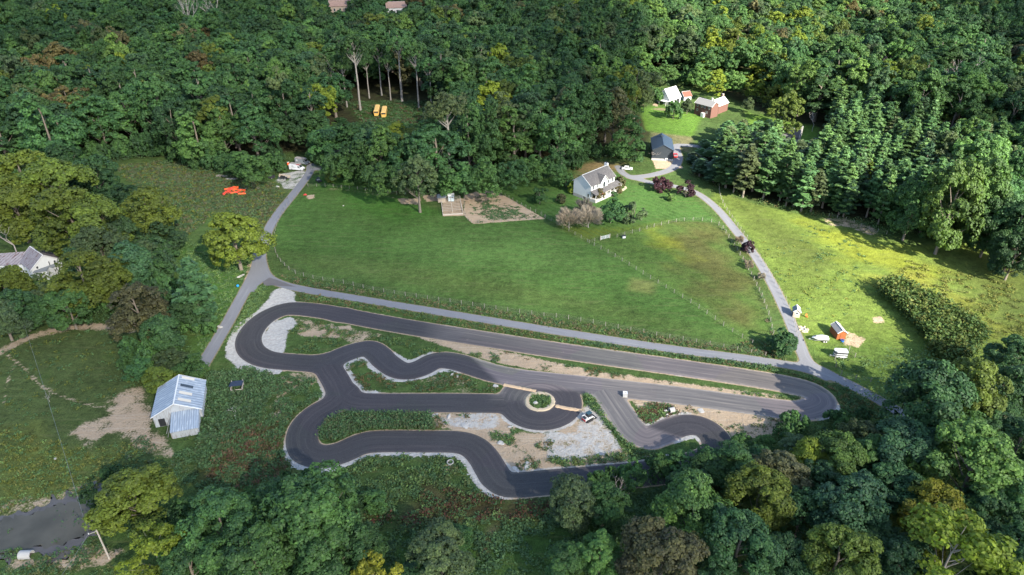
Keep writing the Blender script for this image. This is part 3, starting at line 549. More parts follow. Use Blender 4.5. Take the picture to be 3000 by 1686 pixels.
# A-frame garage, its lean-to and the red roofed shed behind it
a = math.radians(42); L, Wd = 10.3, 8.6; af, _ = gable('steep_roofed_garage', 'white steep roofed garage with white metal roof on the far lawn', 'garage', anchored((89.7, 388.0), a, L, Wd), a, L, Wd, 3.4, 8.4, M['white'], M['whiteroof'], 0.3)
F_ = faces(L, Wd); win(af, F_['l'], -0.4, 5.2, 0.9, 1.3); MB().box((2.9, -Wd/2-0.03, 1.3), (2.6, 0.06, 2.6)).build('garage_door', M['black'], af); win(af, F_['f'], -2.8, 1.7, 0.5, 0.8)
b = MB(); b.prism([(-Wd/2+0.2, 2.4), (1.2, 2.4), (1.2, 2.52), (-Wd/2+0.2, 2.52)], 'x', -L/2-3.0, -L/2-0.02); b.build('lean_to_roof', M['whiteroof'], af); [MB().box((-L/2-2.8, yy, 1.2), (0.15, 0.15, 2.4)).build('lean_to_post', M['trim'], af) for yy in (-3.8, 0.9)]
a = math.radians(-72+90); gable('red_roofed_shed', 'small old shed with red roof behind the white garage', 'shed', (101.5, 401.0), math.radians(20), 5.0, 5.4, 2.6, 4.6, M['barnwall'], mat('red_tin', (0.20, 0.060, 0.040), 0.7, 0.2, 1.0), 0.3)
# brick house with white roofed wing
a = math.radians(-51); L, Wd = 10.9, 6.2; bh, _ = gable('brick_house', 'red brick two storey house with grey roof above the pines', 'house', anchored((100.0, 371.6), a, L, Wd), a, L, Wd, 6.3, 8.4, M['brick'], M['shedroof'], 0.35)
F_ = faces(L, Wd)
for u, z in ((-3.6, 5.3), (-0.9, 5.3), (1.0, 5.3), (3.9, 5.3), (-3.6, 2.9), (2.6, 2.7)): win(bh, F_['f'], u, z, 0.85, 1.2)
MB().box((0.9, -Wd/2-0.7, 1.1), (1.8, 1.4, 2.2)).build('entrance_porch', M['trim'], bh); b = MB(); b.box((2.2, 1.0, 8.9), (0.8, 0.8, 1.8)); b.build('chimney', M['conc'], bh)
a2 = math.radians(45); wx, wy = 114.3, 376.8; wg, _ = gable('white_roofed_wing', 'brick wing with bright white roof joined to the brick house', 'house', (wx, wy), a2, 10.2, 6.4, 4.6, 7.2, M['brick'], M['whiteroof'], 0.3)
win(wg, faces(10.2, 6.4)['l'], 0, 3.2, 0.8, 1.1); b = MB(); b.box((4.2, 0.3, 7.6), (0.9, 0.8, 2.2)); cw = b.build('chimney', M['chim'], wg); MB().box((4.2, 0.3, 8.78), (1.1, 1.0, 0.16)).build('chimney_cap', M['conc'], cw)
# hidden house among pines
x, y = D(1990, 362); gh, _ = gable('house', 'grey roofed house half hidden among the pines', 'house', (x-3, y+2), math.radians(-28), 13, 8, 4.4, 7.4, M['white'], M['shingle'], 0.4); b = MB(); b.box((6.9, 0.4, 4.4), (0.9, 1.6, 8.8)); ch = b.build('chimney', M['conc'], gh); MB().box((6.9, 0.4, 8.9), (0.6, 0.8, 0.3)).build('flue', M['steel'], ch); win(gh, faces(13, 8)['r'], 2.3, 2.2, 0.9, 1.3)
# house in the trees by the lane end
x, y = D(1035, 415); th_, _ = gable('house', 'dark roofed house almost hidden by trees above the paddock', 'house', (x, y), math.radians(8), 14, 8, 4.8, 7.6, M['stone'], mat('dark_shingle', (0.05, 0.05, 0.055), 0.9, 0.2, 2), 0.4); b = MB(); b.box((-3, -4.5, 4.5), (1.2, 0.9, 9.0)); b.build('chimney', M['chim'], th_); win(th_, faces(14, 8)['f'], 3, 2.6, 1, 1.3)
x, y = D(862, 385); gable('white_building', 'white wall of an outbuilding glimpsed through trees by the lane', 'building', (x, y), math.radians(70), 8, 6, 4, 6.2, M['white'], M['shedroof'], 0.3)
# far houses
for (px, py), nm, lb, wl, rfm, LL in (((858,40),'far_house','far house with brown roof at the top edge of the wood',M['cream'],mat('brown_roof', (0.30, 0.20, 0.16), 0.9, 0.15, 1),18), ((1000,44),'far_house','white far house between trees at the top edge',M['trim'],mat('brown_roof', (0.30, 0.20, 0.16), 0.9, 0.15, 1),18)):
    x, y = D(px, py, 6); h_, _ = gable(nm, lb, 'house', (x, y), math.radians(12), LL, 12, 15, 19, wl, rfm, 0.5); [win(h_, faces(LL, 12)['f'], u, 12, 1.6, 2.2) for u in (-5, 0, 5)]
# metal roofed barn (lower left) with its lean-to
a = math.radians(106.5); L, Wd = 10.7, 10.5; c0 = (-79.9, 127.3); bn, brf = gable('barn', 'old barn with pale blue metal roof and a lean-to beside bare earth', 'barn', c0, a, L, Wd, 3.3, 6.1, M['barnwall'], M['barnroof'], 0.35)
s = (6.1-3.3)/(Wd/2)
for xx, mt_ in ((-3.6, 'tan'), (-1.0, 'tan'), (1.8, 'glass'), (4.9, 'tan')):
    b = MB(); b.box((xx, -1.95, 6.1-s*1.95+0.185), (0.95, 2.9, 0.03), rx=math.atan(s)); b.build('skylight', M[mt_] if mt_ == 'glass' else mat('fibreglass_sheet', (0.55, 0.50, 0.42), 0.6, 0.08), bn)
b = MB(); lw = 5.7; x0 = -L/2-0.05; y0 = 0.9; b.prism([(x0, 4.15), (x0-5.2, 2.5), (x0-5.2, 2.62), (x0, 4.27)], 'y', y0-lw, y0+0.2)
bl = MB(); bl.add([], [])
V = [(x0, y0-lw-0.2, 3.5), (x0, y0+0.2, 3.5), (x0-5.4, y0+0.2, 2.0), (x0-5.4, y0-lw-0.2, 2.0)]; V2 = [(p[0], p[1], p[2]+0.12) for p in V]
lr = MB().add(V+V2, [(0, 1, 2, 3), (7, 6, 5, 4), (0, 4, 5, 1), (1, 5, 6, 2), (2, 6, 7, 3), (3, 7, 4, 0)]).build('lean_to_roof', M['leanroof'], bn)
b = MB(); b.box((x0-5.1, y0-lw/2, 1.0), (0.12, lw, 2.0)); b.box((x0-2.6, y0-lw+0.1, 1.05), (5.0, 0.12, 2.1)); b.build('lean_to_wall', M['barnwall'], bn)
for yy in (y0+0.15,):
    for xx in (x0-0.6, x0-2.7, x0-5.0): MB().box((xx, yy, 1.1), (0.14, 0.14, 2.2)).build('post', M['wood'], bn)
b = MB(); b.box((x0-2.8, y0+0.9, 2.0), (5.2, 0.08, 0.08)); b.box((x0-2.8, y0+0.9, 0.9), (5.2, 0.08, 0.08)); b.build('side_rails', M['wood'], bn)
MB().box((-L/2-0.03, -3.6, 1.3), (0.05, 2.2, 2.4)).build('doorway', M['black'], bn); MB().box((-L/2-0.03, 3.6, 1.2), (0.05, 1.4, 2.2)).build('doorway', M['black'], bn)
# dark roofed shelter
r = empty('shelter', (-69.0, 134.6, 0), math.radians(10), 'small open shelter with dark blue tin roof standing in weeds', 'shelter')
b = MB(); b.box((0, 0, 2.0), (3.1, 2.8, 0.1), rx=-0.18); b.build('roof', M['dkblue'], r)
for x in (-1.35, 1.35):
    for y in (-1.1, 1.1): MB().box((x, y, 0.9+0.18*y), (0.14, 0.14, 1.8+0.36*y)).build('post', M['wood'], r)
b = MB(); b.box((0, -1.15, 0.45), (2.8, 0.08, 0.18)); b.box((0, -1.15, 0.9), (2.8, 0.08, 0.18)); b.box((0, 1.15, 0.8), (2.8, 0.06, 1.5)); b.box((-1.38, 0, 0.8), (0.06, 2.2, 1.5)); b.box((1.38, 0, 0.8), (0.06, 2.2, 1.5)); b.build('boards', M['wood'], r)
# white farmhouse far left
a = math.radians(-38); L, Wd = 9.2, 8.8; fx, fy = -153.8, 195.7; fh, _ = gable('farmhouse', 'white farmhouse with rusty streaked tin roof among olive trees', 'house', (fx, fy), a, L, Wd, 4.0, 7.3, M['white'], M['rust'], 0.35)
F_ = faces(L, Wd); win(fh, F_['r'], -2.6, 3.9, 0.7, 0.9); win(fh, F_['r'], 2.6, 3.9, 0.7, 0.9); win(fh, F_['f'], -1.5, 2.6, 0.9, 1.3); win(fh, F_['f'], 2.6, 2.6, 0.9, 1.3)
b = MB(); Q = [D(*p, 3.2) for p in ((82,687),(110,651),(142,654),(148,663),(133,674),(123,672),(117,682))]
cx0 = lambda p: tuple(rot2((p[0]-fx, p[1]-fy), -a))
Q = [cx0(p) for p in Q]; b.prism([(q[0], q[1]) for q in Q], 'z', 3.05, 3.25); b.build('porch_roof', mat('grey_flat_roof', (0.17, 0.185, 0.195), 0.85, 0.15, 1.2), fh); b = MB(); b.prism([(q[0]*0.985, q[1]*0.985) for q in Q], 'z', 0, 3.04); pw = b.build('annex_wall', M['white'], fh)
q0, q1 = Q[3], Q[4]; d_ = math.hypot(q1[0]-q0[0], q1[1]-q0[1]); al_ = ((q1[0]-q0[0])/d_, (q1[1]-q0[1])/d_); nr = (al_[1], -al_[0]); sg = 1 if (nr[0]*q0[0]+nr[1]*q0[1]) > 0 else -1
for u in (0.6, 1.7, 2.8): win(fh, (q0, al_, (nr[0]*sg, nr[1]*sg)), min(u, d_-0.5), 2.0, 0.6, 1.0)
b = MB(); b.cyl(((q0[0]+q1[0])/2-nr[0]*sg*2, (q0[1]+q1[1])/2-nr[1]*sg*2, 3.9), 0.14, 1.4, seg=8); b.build('stove_pipe', M['black'], fh)
wl = math.radians(48); wc = cx0((-165.5, 196.4))
def xf(b, loc, rz): b.v = [(loc[0]+p[0]*math.cos(rz)-p[1]*math.sin(rz), loc[1]+p[0]*math.sin(rz)+p[1]*math.cos(rz), p[2]) for p in b.v]; return b
xf(MB().prism([(-3.3, 0), (3.3, 0), (3.3, 3.7), (0, 6.0), (-3.3, 3.7)], 'x', -7.5, 6.5), wc, wl).build('wing_wall', M['white'], fh)
b = MB(); b.prism([(-3.7, 3.44), (0, 6.02), (0, 6.15), (-3.7, 3.57)], 'x', -7.8, 7.6); b.prism([(3.7, 3.57), (0, 6.15), (0, 6.02), (3.7, 3.44)], 'x', -7.8, 7.6); xf(b, wc, wl).build('wing_roof', M['rust'], fh)
# ------------------------------------------------------------------ wheels and vehicles
def wheel(root, x, y, r=0.36, w=0.24, rim='steel'):
    b = MB(); b.cyl((x, y, r), r, w, 'y', 18); t = b.build('wheel', M['rubber'], root); b = MB(); b.cyl((x, y, r), r*0.58, w+0.03, 'y', 12); b.build('rim', M[rim], t)
def van(loc, ang, label, paint, name='van', roofload=True):
    r = empty(name, loc, ang, label, 'van', 'work vans parked by the lane'); L, w, h = 6.6, 2.1, 2.7
    side = [(-3.3, 0.45), (3.1, 0.45), (3.3, 0.75), (3.25, 1.15), (2.35, 1.55), (1.55, 2.45), (1.1, h-0.08), (0.8, h), (-3.2, h), (-3.3, h-0.15)]
    MB().prism(side, 'y', -w/2, w/2).build('body', M[paint], r)
    b = MB(); b.add([(2.32, -0.95, 1.60), (2.32, 0.95, 1.60), (1.60, 0.88, 2.42), (1.60, -0.88, 2.42)], [(0, 1, 2, 3)]); b.v = [(p[0]+0.03, p[1], p[2]+0.03) for p in b.v]; b.build('windscreen', M['glass'], r)
    for sg in (-1, 1):
        y = sg*(w/2+0.012); b = MB(); P = [(2.15, y, 1.55), (1.0, y, 1.5), (1.0, y, 2.2), (1.55, y, 2.2)]; b.add(P, [(0, 1, 2, 3) if sg < 0 else (3, 2, 1, 0)]); b.build('side_window', M['glass'], r)
        MB().box((3.27, sg*0.78, 0.95), (0.08, 0.34, 0.2)).build('headlight', M['trim'], r); MB().box((1.95, sg*(w/2+0.12), 1.55), (0.12, 0.2, 0.28)).build('mirror', M['black'], r)
        for x in (-2.15, 2.2): wheel(r, x, sg*(w/2-0.10))
    MB().box((3.28, 0, 0.55), (0.14, w, 0.22)).build('bumper', M['black'], r); MB().box((3.26, 0, 1.0), (0.05, 1.0, 0.2)).build('grille', M['black'], r)
    return r
x, y = S(870, 500); v1 = van((x, y+0.6, 0), math.radians(-14), 'white work van with faint grey lettering and red cab roof, nearer one', 'vanwhite')
MB().add([(-3.15, -1.062, 1.55), (0.6, -1.062, 1.55)], []); 
def text(s_, root, loc, rot, size, material, name='lettering'):
    cu = bpy.data.curves.new(name, 'FONT'); cu.body = s_; cu.size = size; cu.align_x = 'CENTER'; cu.extrude = 0.004; o = bpy.data.objects.new(name+'_c', cu); COL.objects.link(o)
    dg = bpy.context.evaluated_depsgraph_get(); me = bpy.data.meshes.new_from_object(o.evaluated_get(dg)); bpy.data.objects.remove(o); me.materials.clear(); me.materials.append(material); q = link(name, me, root); q.location = loc; q.rotation_euler = rot; return q
b = MB(); b.box((-1.4, -1.06, 2.1), (0.9, 0.012, 0.35)); b.box((-1.0, -1.06, 1.65), (2.3, 0.012, 0.10)); b.box((-1.2, -1.06, 1.48), (1.5, 0.012, 0.07)); b.build('lettering', M['vangrey'], v1)
MB().box((1.0, 0, 2.73), (1.5, 1.9, 0.06)).build('red_roof_panel', M['red'], v1)
x, y = S(885, 484); v2 = van((x, y+1.4, 0), math.radians(-20), 'grey work van with round white mark parked against the trees', 'vangrey'); MB().prism([(-2.2+0.42*math.cos(t), 1.75+0.42*math.sin(t)) for t in np.linspace(0, 6.283, 16, endpoint=False)], 'y', -1.062, -1.05).build('white_mark', M['trim'], v2)
for q, (lx, ly, lz, w_, d_, rz_, lb) in enumerate(((870, 488, 2.86, 5.0, 1.5, -18, 'long grey board lying across the white van roof'), (872, 476, 2.78, 6.0, 2.0, -20, 'flat grey board lying on the grey van roof'))):
    rr = (v1, v2)[q]; b = MB(); [b.box((0, (-1.5+k)*d_/4, 0), (w_, d_/4-0.03, 0.08)) for k in range(4)]; o = b.build('board', M['pallet']); o.location = (rr.location.x+(-0.6 if q == 0 else -0.3), rr.location.y+(0.6 if q == 0 else 0), lz); o.rotation_euler = (0, 0, math.radians(rz_)); tag(o, lb, 'board')
# school buses
def bus(loc, ang, label):
    r = empty('school_bus', loc, ang, label, 'bus', 'two old yellow buses in the clearing'); L, w = 12.5, 2.7
    MB().box((0.6, 0, 1.55), (L-1.2, w, 2.1)).build('body', M['bus'], r); b = MB(); pr = [(-w/2, 2.6), (w/2, 2.6), (w/2-0.1, 2.95), (w/2-0.45, 3.15), (-w/2+0.45, 3.15), (-w/2+0.1, 2.95)]; b.prism(pr, 'x', -L/2+1.2, L/2); rf = b.build('roof', M['busroof'], r)
    for x in (-2.6, 0.6, 3.8): MB().box((x, 0, 3.17), (0.6, 0.7, 0.06)).build('hatch', M['bus'], rf)
    MB().box((-L/2+0.6, 0, 1.1), (1.3, 2.0, 1.2)).build('bonnet', M['bus'], r); MB().box((-L/2+1.17, 0, 2.15), (0.05, 2.3, 0.8)).build('windscreen', M['glass'], r); MB().box((L/2+0.01, 0, 2.1), (0.05, 2.2, 0.8)).build('rear_window', M['glass'], r)
    for sg in (-1, 1):
        for k in range(9): MB().box((-4.2+k*1.1, sg*(w/2+0.01), 2.2), (0.85, 0.03, 0.6)).build('window', M['glass'], r)
        MB().box((0.6, sg*(w/2+0.015), 1.25), (L-1.4, 0.03, 0.1)).build('black_stripe', M['black'], r)
        for x in (-4.6, 3.6): wheel(r, x, sg*(w/2-0.15), 0.48, 0.28)
    return r
B1 = S(1105, 333); B2 = S(1126, 337); ba = math.atan2(S(1109, 316, 3)[1]-S(1103, 341, 3)[1], S(1109, 316, 3)[0]-S(1103, 341, 3)[0])
bus((*B1, 0), ba, 'faded yellow school bus, left one of the pair in the clearing'); bus((*B2, 0), ba, 'faded yellow school bus, right one of the pair in the clearing')
# boom lift trailer, pickup, quad etc.
x, y = S(832, 527); r = empty('towable_boom_lift', (x, y+0.5, 0), math.radians(-14), 'cream towable boom lift with black hoses on the gravel patch', 'boom lift'); b = MB(); b.box((0, 0, 0.7), (4.2, 1.2, 0.35)); b.tube([(2.0, 0, 0.7), (4.2, 0, 0.5)], 0.08, 6); b.build('chassis', M['black'], r); b = MB(); b.box((0.3, 0, 1.9), (4.6, 0.4, 0.45), ry=0.06); b.box((-1.8, 0, 1.35), (0.6, 0.7, 1.2)); b.build('boom', M['cream'], r); b = MB(); b.box((2.4, 0, 1.5), (0.9, 1.1, 0.9)); b.build('basket', M['cream'], r); MB().box((-0.6, 0, 1.15), (1.8, 0.9, 0.6)).build('engine_box', M['black'], r)
for sg in (-1, 1): wheel(r, 0.9, sg*0.75, 0.4, 0.25, 'trim')
x, y = S(797, 523); r = empty('log_pile_trailer', (x, y, 0), 0.2, 'small black trailer in the shade beside the boom lift', 'trailer'); MB().box((0, 0, 0.8), (2.6, 1.6, 0.7)).build('box', M['black'], r); [wheel(r, 0, sg*0.85, 0.35, 0.2) for sg in (-1, 1)]
x, y = S(934, 533); r = empty('utility_cart', (x, y, 0), math.radians(-45), 'small black utility cart with pale seat on the grass by the lane', 'utility cart'); b = MB(); b.prism([(-1.4, 0.4), (1.4, 0.4), (1.45, 0.8), (0.6, 1.0), (0.2, 0.75), (-0.4, 0.75), (-0.5, 1.05), (-1.4, 1.05)], 'y', -0.7, 0.7); b.build('body', M['black'], r); MB().box((0, 0, 1.85), (1.3, 1.3, 0.08)).build('canopy', M['black'], r); MB().box((-0.1, 0, 0.95), (0.6, 1.2, 0.35)).build('seat', M['alum'], r); b = MB(); [b.tube([(sx*0.6, sy*0.6, 0.9), (sx*0.55, sy*0.6, 1.85)], 0.03, 5) for sx in (-1, 1) for sy in (-1, 1)]; b.build('roll_bar', M['black'], r); [wheel(r, sx, sy*0.7, 0.32, 0.24, 'black') for sx in (-0.95, 0.95) for sy in (-1, 1)]
for (px, py, s_, lb, mm) in ((832, 489, 1.3, 'white appliance standing at the trees behind the vans', 'trim'), (845, 483, 1.0, 'orange machine standing behind the white van', 'orange'), (829, 500, 0.9, 'dark bin with pale lid left of the gravel patch', 'black'), (812, 550, 0.6, 'white drum standing on grass below the boom lift', 'trim'), (817, 551, 0.6, 'pale pink bucket beside the white drum', 'cream')):
    x, y = S(px, py); r = empty('yard_item', (x, y, 0), 0.4, lb, 'container'); b = MB(); b.box((0, 0, s_*0.55), (s_, s_*0.8, s_*1.1), taper=(0.88, 0.88)); b.build('box', M[mm], r); MB().box((0, 0, s_*1.14), (s_*0.95, s_*0.78, s_*0.08)).build('lid', M['trim'] if mm != 'trim' else M['alum'], r)
def car(loc, ang, label, paint, cat='car', name='car'):
    r = empty(name, loc, ang, label, cat); MB().prism([(-2.3, 0.35), (2.3, 0.35), (2.35, 0.8), (1.2, 0.98), (0.55, 1.5), (-1.2, 1.55), (-2.1, 1.0), (-2.35, 0.9)], 'y', -0.9, 0.9).build('body', M[paint], r); MB().add([(1.16, -0.78, 1.03), (1.16, 0.78, 1.03), (0.58, 0.7, 1.51), (0.58, -0.7, 1.51)], [(0, 1, 2, 3)]).build('windscreen', M['glass'], r)
    MB().add([(-2.06, -0.78, 1.05), (-2.06, 0.78, 1.05), (-1.24, 0.7, 1.57), (-1.24, -0.7, 1.57)], [(3, 2, 1, 0)]).build('rear_window', M['glass'], r)
    for sg in (-1, 1): MB().box((-0.2, sg*0.905, 1.22), (1.7, 0.02, 0.36)).build('side_window', M['glass'], r); [wheel(r, x, sg*0.82, 0.33, 0.2) for x in (-1.45, 1.45)]; MB().box((2.33, sg*0.62, 0.72), (0.06, 0.4, 0.14)).build('headlight', M['trim'], r)
    return r
x, y = S(*f(1545, 1200)); pk = car((x, y+1.8, 0), math.radians(84), 'red pickup with pale bed cover beside the dark blue garage', 'red', 'pickup', 'pickup_truck'); MB().box((-1.5, 0, 1.12), (1.5, 1.6, 0.08)).build('bed_cover', M['alum'], pk)
x, y = S(*hl(1955, 570)); car((x, y, 0), math.radians(-12), 'white car parked under the trees behind the white house', 'vanwhite')
# skid steer loader
x, y = S(1720, 1236); r = empty('skid_steer_loader', (x+0.2, y+0.6, 0), math.radians(36), 'white and red tracked skid steer loader parked on gravel', 'skid steer')
MB().prism([(-1.35, 0.45), (1.0, 0.45), (1.1, 1.0), (0.5, 1.1), (-0.6, 1.3), (-1.35, 1.25)], 'y', -0.55, 0.55).build('body', M['trim'], r)
MB().box((-1.36, 0, 0.75), (0.12, 1.25, 0.5)).build('rear_panel', M['red'], r); MB().box((-1.1, 0, 1.36), (0.6, 0.9, 0.2)).build('engine_cover', M['black'], r)
cb = MB().box((0.2, 0, 1.55), (1.2, 1.0, 1.15), taper=(0.92, 0.92)).build('cab', M['black'], r); MB().box((0.2, 0, 2.16), (1.3, 1.08, 0.09)).build('cab_roof', mat('dark_teal_roof', (0.03, 0.07, 0.09), 0.5, 0.1), cb); MB().box((0.83, 0, 1.55), (0.03, 0.8, 0.8)).build('front_window', M['glass'], cb)
for sg in (-1, 1):
    b = MB(); pr = [(0.30*math.cos(t)*1.0+(0.75 if math.cos(t) > 0 else -0.75), 0.34+0.33*math.sin(t)) for t in np.linspace(0, 6.283, 16, endpoint=False)]; b.prism(pr, 'y', sg*0.78-0.16, sg*0.78+0.16); b.build('track', M['rubber'], r)
    b = MB(); b.tube([(-1.2, sg*0.72, 1.35), (0.2, sg*0.72, 1.25), (1.1, sg*0.72, 0.95), (1.55, sg*0.72, 0.35)], 0.11, 4, sm=False); b.tube([(-1.2, sg*0.72, 1.35), (-1.2, sg*0.72, 0.7)], 0.10, 4, sm=False); b.build('lift_arm', M['trim'], r)
MB().prism([(1.55, 0.1), (2.3, 0.06), (2.3, 0.12), (1.75, 0.2), (1.65, 0.65), (1.55, 0.65)], 'y', -0.9, 0.9).build('bucket', M['black'], r)
# horse trailer, boat on trailer
r = empty('horse_trailer', (88.1, 148.3, 0), math.radians(-6), 'white and black horse trailer with rounded front on the meadow edge', 'horse trailer')
prf = [(-1.5+0.0, -0.85), (1.6, -0.85), (1.6, 0.85), (-1.2, 0.85), (-1.75, 0.45), (-1.75, -0.45), (-1.2, -0.85)]; prf = [(1.6, -0.85), (1.6, 0.85), (-1.2, 0.85), (-1.75, 0.4), (-1.75, -0.4), (-1.2, -0.85)]
MB().prism(prf, 'z', 0.5, 2.2).build('body', M['alum'], r); MB().prism([(p[0]*1.03, p[1]*1.04) for p in prf], 'z', 2.2, 2.3).build('roof', M['alum'], r); MB().prism([(p[0]*1.008, p[1]*1.015) for p in prf], 'z', 1.55, 1.95).build('window_band', M['black'], r); MB().prism([(p[0]*1.008, p[1]*1.015) for p in prf], 'z', 0.9, 1.15).build('dark_stripe', M['black'], r)
b = MB(); b.tube([(-1.6, 0.4, 0.45), (-2.7, 0, 0.45)], 0.06, 5); b.tube([(-1.6, -0.4, 0.45), (-2.7, 0, 0.45)], 0.06, 5); b.tube([(-2.6, 0, 0.45), (-2.6, 0, 0.0)], 0.05, 5); b.build('tow_bar', M['steel'], r)
for sg in (-1, 1): MB().box((0.35, sg*0.95, 0.72), (1.5, 0.22, 0.12)).build('mudguard', M['trim'], r); [wheel(r, xx, sg*0.92, 0.32, 0.2) for xx in (0.0, 0.72)]
r = empty('boat', (85.9, 155.9, 0.62), math.radians(-5), 'covered white motorboat with pointed bow standing on its trailer', 'boat'); st_ = [(-2.5, 0.05, 0.35), (-2.0, 0.5, 0.55), (-1.2, 0.8, 0.62), (0.2, 0.92, 0.6), (1.9, 0.88, 0.55)]
V = []; 
for x, w_, h_ in st_: V += [(x, -w_, h_), (x, -w_*0.75, 0.12 if x > -2 else 0.3), (x, 0, 0.0 if x > -2 else 0.25), (x, w_*0.75, 0.12 if x > -2 else 0.3), (x, w_, h_)]
F2 = [(i*5+k, (i+1)*5+k, (i+1)*5+k+1, i*5+k+1) for i in range(4) for k in range(4)]+[(20, 21, 22, 23, 24), (4, 3, 2, 1, 0)]; MB().add(V, F2).build('hull', M['vanwhite'], r)
V = []
for x, w_, h_ in st_: t_ = {-2.5: 0.42, -2.0: 0.72, -1.2: 1.0, 0.2: 1.3, 1.9: 0.85}[x]; V += [(x, -w_*1.04, h_+0.02), (x, -w_*0.55, h_+(t_-h_)*0.75), (x, 0, t_), (x, w_*0.55, h_+(t_-h_)*0.75), (x, w_*1.04, h_+0.02)]
MB().add(V, [(i*5+k, i*5+k+1, (i+1)*5+k+1, (i+1)*5+k) for i in range(4) for k in range(4)]+[(24, 23, 22, 21, 20)]).build('cover', M['cover'], r); MB().box((-1.75, 0, 0.93), (0.45, 0.6, 0.05)).build('bow_hatch', M['black'], r)
r = empty('boat_trailer', (85.9, 155.9, 0), math.radians(-5), 'pale boat trailer with two white wheels under the covered boat', 'boat trailer'); b = MB(); [b.box((0.2, sg*0.6, 0.5), (4.0, 0.1, 0.12)) for sg in (-1, 1)]; b.tube([(-1.8, 0.6, 0.5), (-3.3, 0, 0.45)], 0.05, 5); b.tube([(-1.8, -0.6, 0.5), (-3.3, 0, 0.45)], 0.05, 5); b.box((1.0, 0, 0.45), (0.1, 1.3, 0.1)); b.build('frame', M['steel'], r); [wheel(r, xx, sg*0.85, 0.29, 0.2, 'trim') for sg in (-1, 1) for xx in (0.7, 1.3)]
# red shed, play house, fire ring
rs_, _ = gable('shed', 'red cedar board shed with pale grey roof on the meadow', 'shed', (91.7, 158.6), math.radians(93), 4.2, 2.5, 2.2, 3.05, M['cedar'], M['shedroof'], 0.2); MB().box((-2.13, -0.1, 1.0), (0.06, 0.9, 1.9)).build('door', M['cedar'], rs_)
ph, _ = gable('play_house', 'small cream play house with grey roof beside the driveway', 'play house', (83.6, 168.8), math.radians(76), 2.3, 1.9, 2.0, 2.8, M['cream'], mat('slate_roof', (0.16, 0.18, 0.20), 0.8, 0.12), 0.2); win(ph, faces(2.3, 1.9)['l'], 0, 1.5, 0.8, 0.6); MB().box((0, 1.0, 0.9), (0.7, 0.06, 1.6)).build('door', M['black'], ph)
fp = lambda x, y: S(2300+x/7.62, 880+y/7.62)
fx_, fy_ = fp(415, 660); fr_ = empty('fire_pit', (fx_, fy_, 0), 0, 'round fire pit ringed by pale flat boulders on the grass', 'fire pit'); b = MB(); [b.tube([(0.62*math.cos(t), 0.62*math.sin(t), 0), (0.62*math.cos(t), 0.62*math.sin(t), 0.3)], 0.2, 6, sm=False) for t in np.linspace(0, 6.283, 11, endpoint=False)]; b.build('stone_ring', M['rock'], fr_); MB().cyl((0, 0, 0.04), 0.5, 0.06).build('ash_bed', M['black'], fr_)
def boulder(loc, dims, rz, label, m_='rock', group=None, seed=0, name='boulder', cat='boulder'):
    q = np.random.default_rng(seed+int(abs(loc[0])*31)); me = bpy.data.meshes.new(name); import bmesh; bm = bmesh.new(); bmesh.ops.create_icosphere(bm, subdivisions=2, radius=0.5)
    ph_ = q.uniform(0, 6, 6)
    for v in bm.verts:
        c = v.co; k = 1+0.16*math.sin(c.x*7+ph_[0])+0.14*math.sin(c.y*8+ph_[1])+0.12*math.sin(c.z*9+ph_[2]); v.co = Vector((c.x*k*dims[0], c.y*k*dims[1], max(-0.15, c.z*k)*dims[2]+0.15*dims[2]))
    bm.to_mesh(me); bm.free(); me.materials.append(M[m_]); o = link(name, me); o.location = (loc[0], loc[1], loc[2] if len(loc) > 2 else 0); o.rotation_euler = (0, 0, rz); return tag(o, label, cat, group)
for k, (bx, by, sx, sy) in enumerate(((335, 605, 1.5, 0.9), (430, 598, 0.9, 0.6), (500, 655, 1.2, 0.9), (480, 710, 0.9, 0.8), (410, 715, 1.0, 0.7), (345, 660, 1.3, 0.7))): boulder(fp(bx, by), (sx, sy, 0.5), k*0.7, 'pale flat boulder set round the fire pit', 'tan', 'boulders around the fire pit', k)
x, y = fp(1275, 920); r = empty('water_tub', (x, y, 0), 0, 'bright blue round tub in front of the red shed', 'tub'); b = MB(); b.cyl((0, 0, 0.25), 0.42, 0.5, r2=0.5); b.build('tub', M['blue'], r); MB().cyl((0, 0, 0.48), 0.40, 0.06).build('water', M['black'], r)
x, y = fp(478, 385); r = empty('garden_chair', (x, y, 0), 0.6, 'small orange garden chair standing on grass near the play house', 'chair'); MB().box((0, 0, 0.42), (0.5, 0.5, 0.06)).build('seat', M['orange'], r); MB().box((0, 0.24, 0.75), (0.5, 0.06, 0.7), rx=-0.2).build('backrest', M['orange'], r); [MB().box((sx*0.22, sy*0.22, 0.2), (0.06, 0.06, 0.4)).build('leg', M['orange'], r) for sx in (-1, 1) for sy in (-1, 1)]
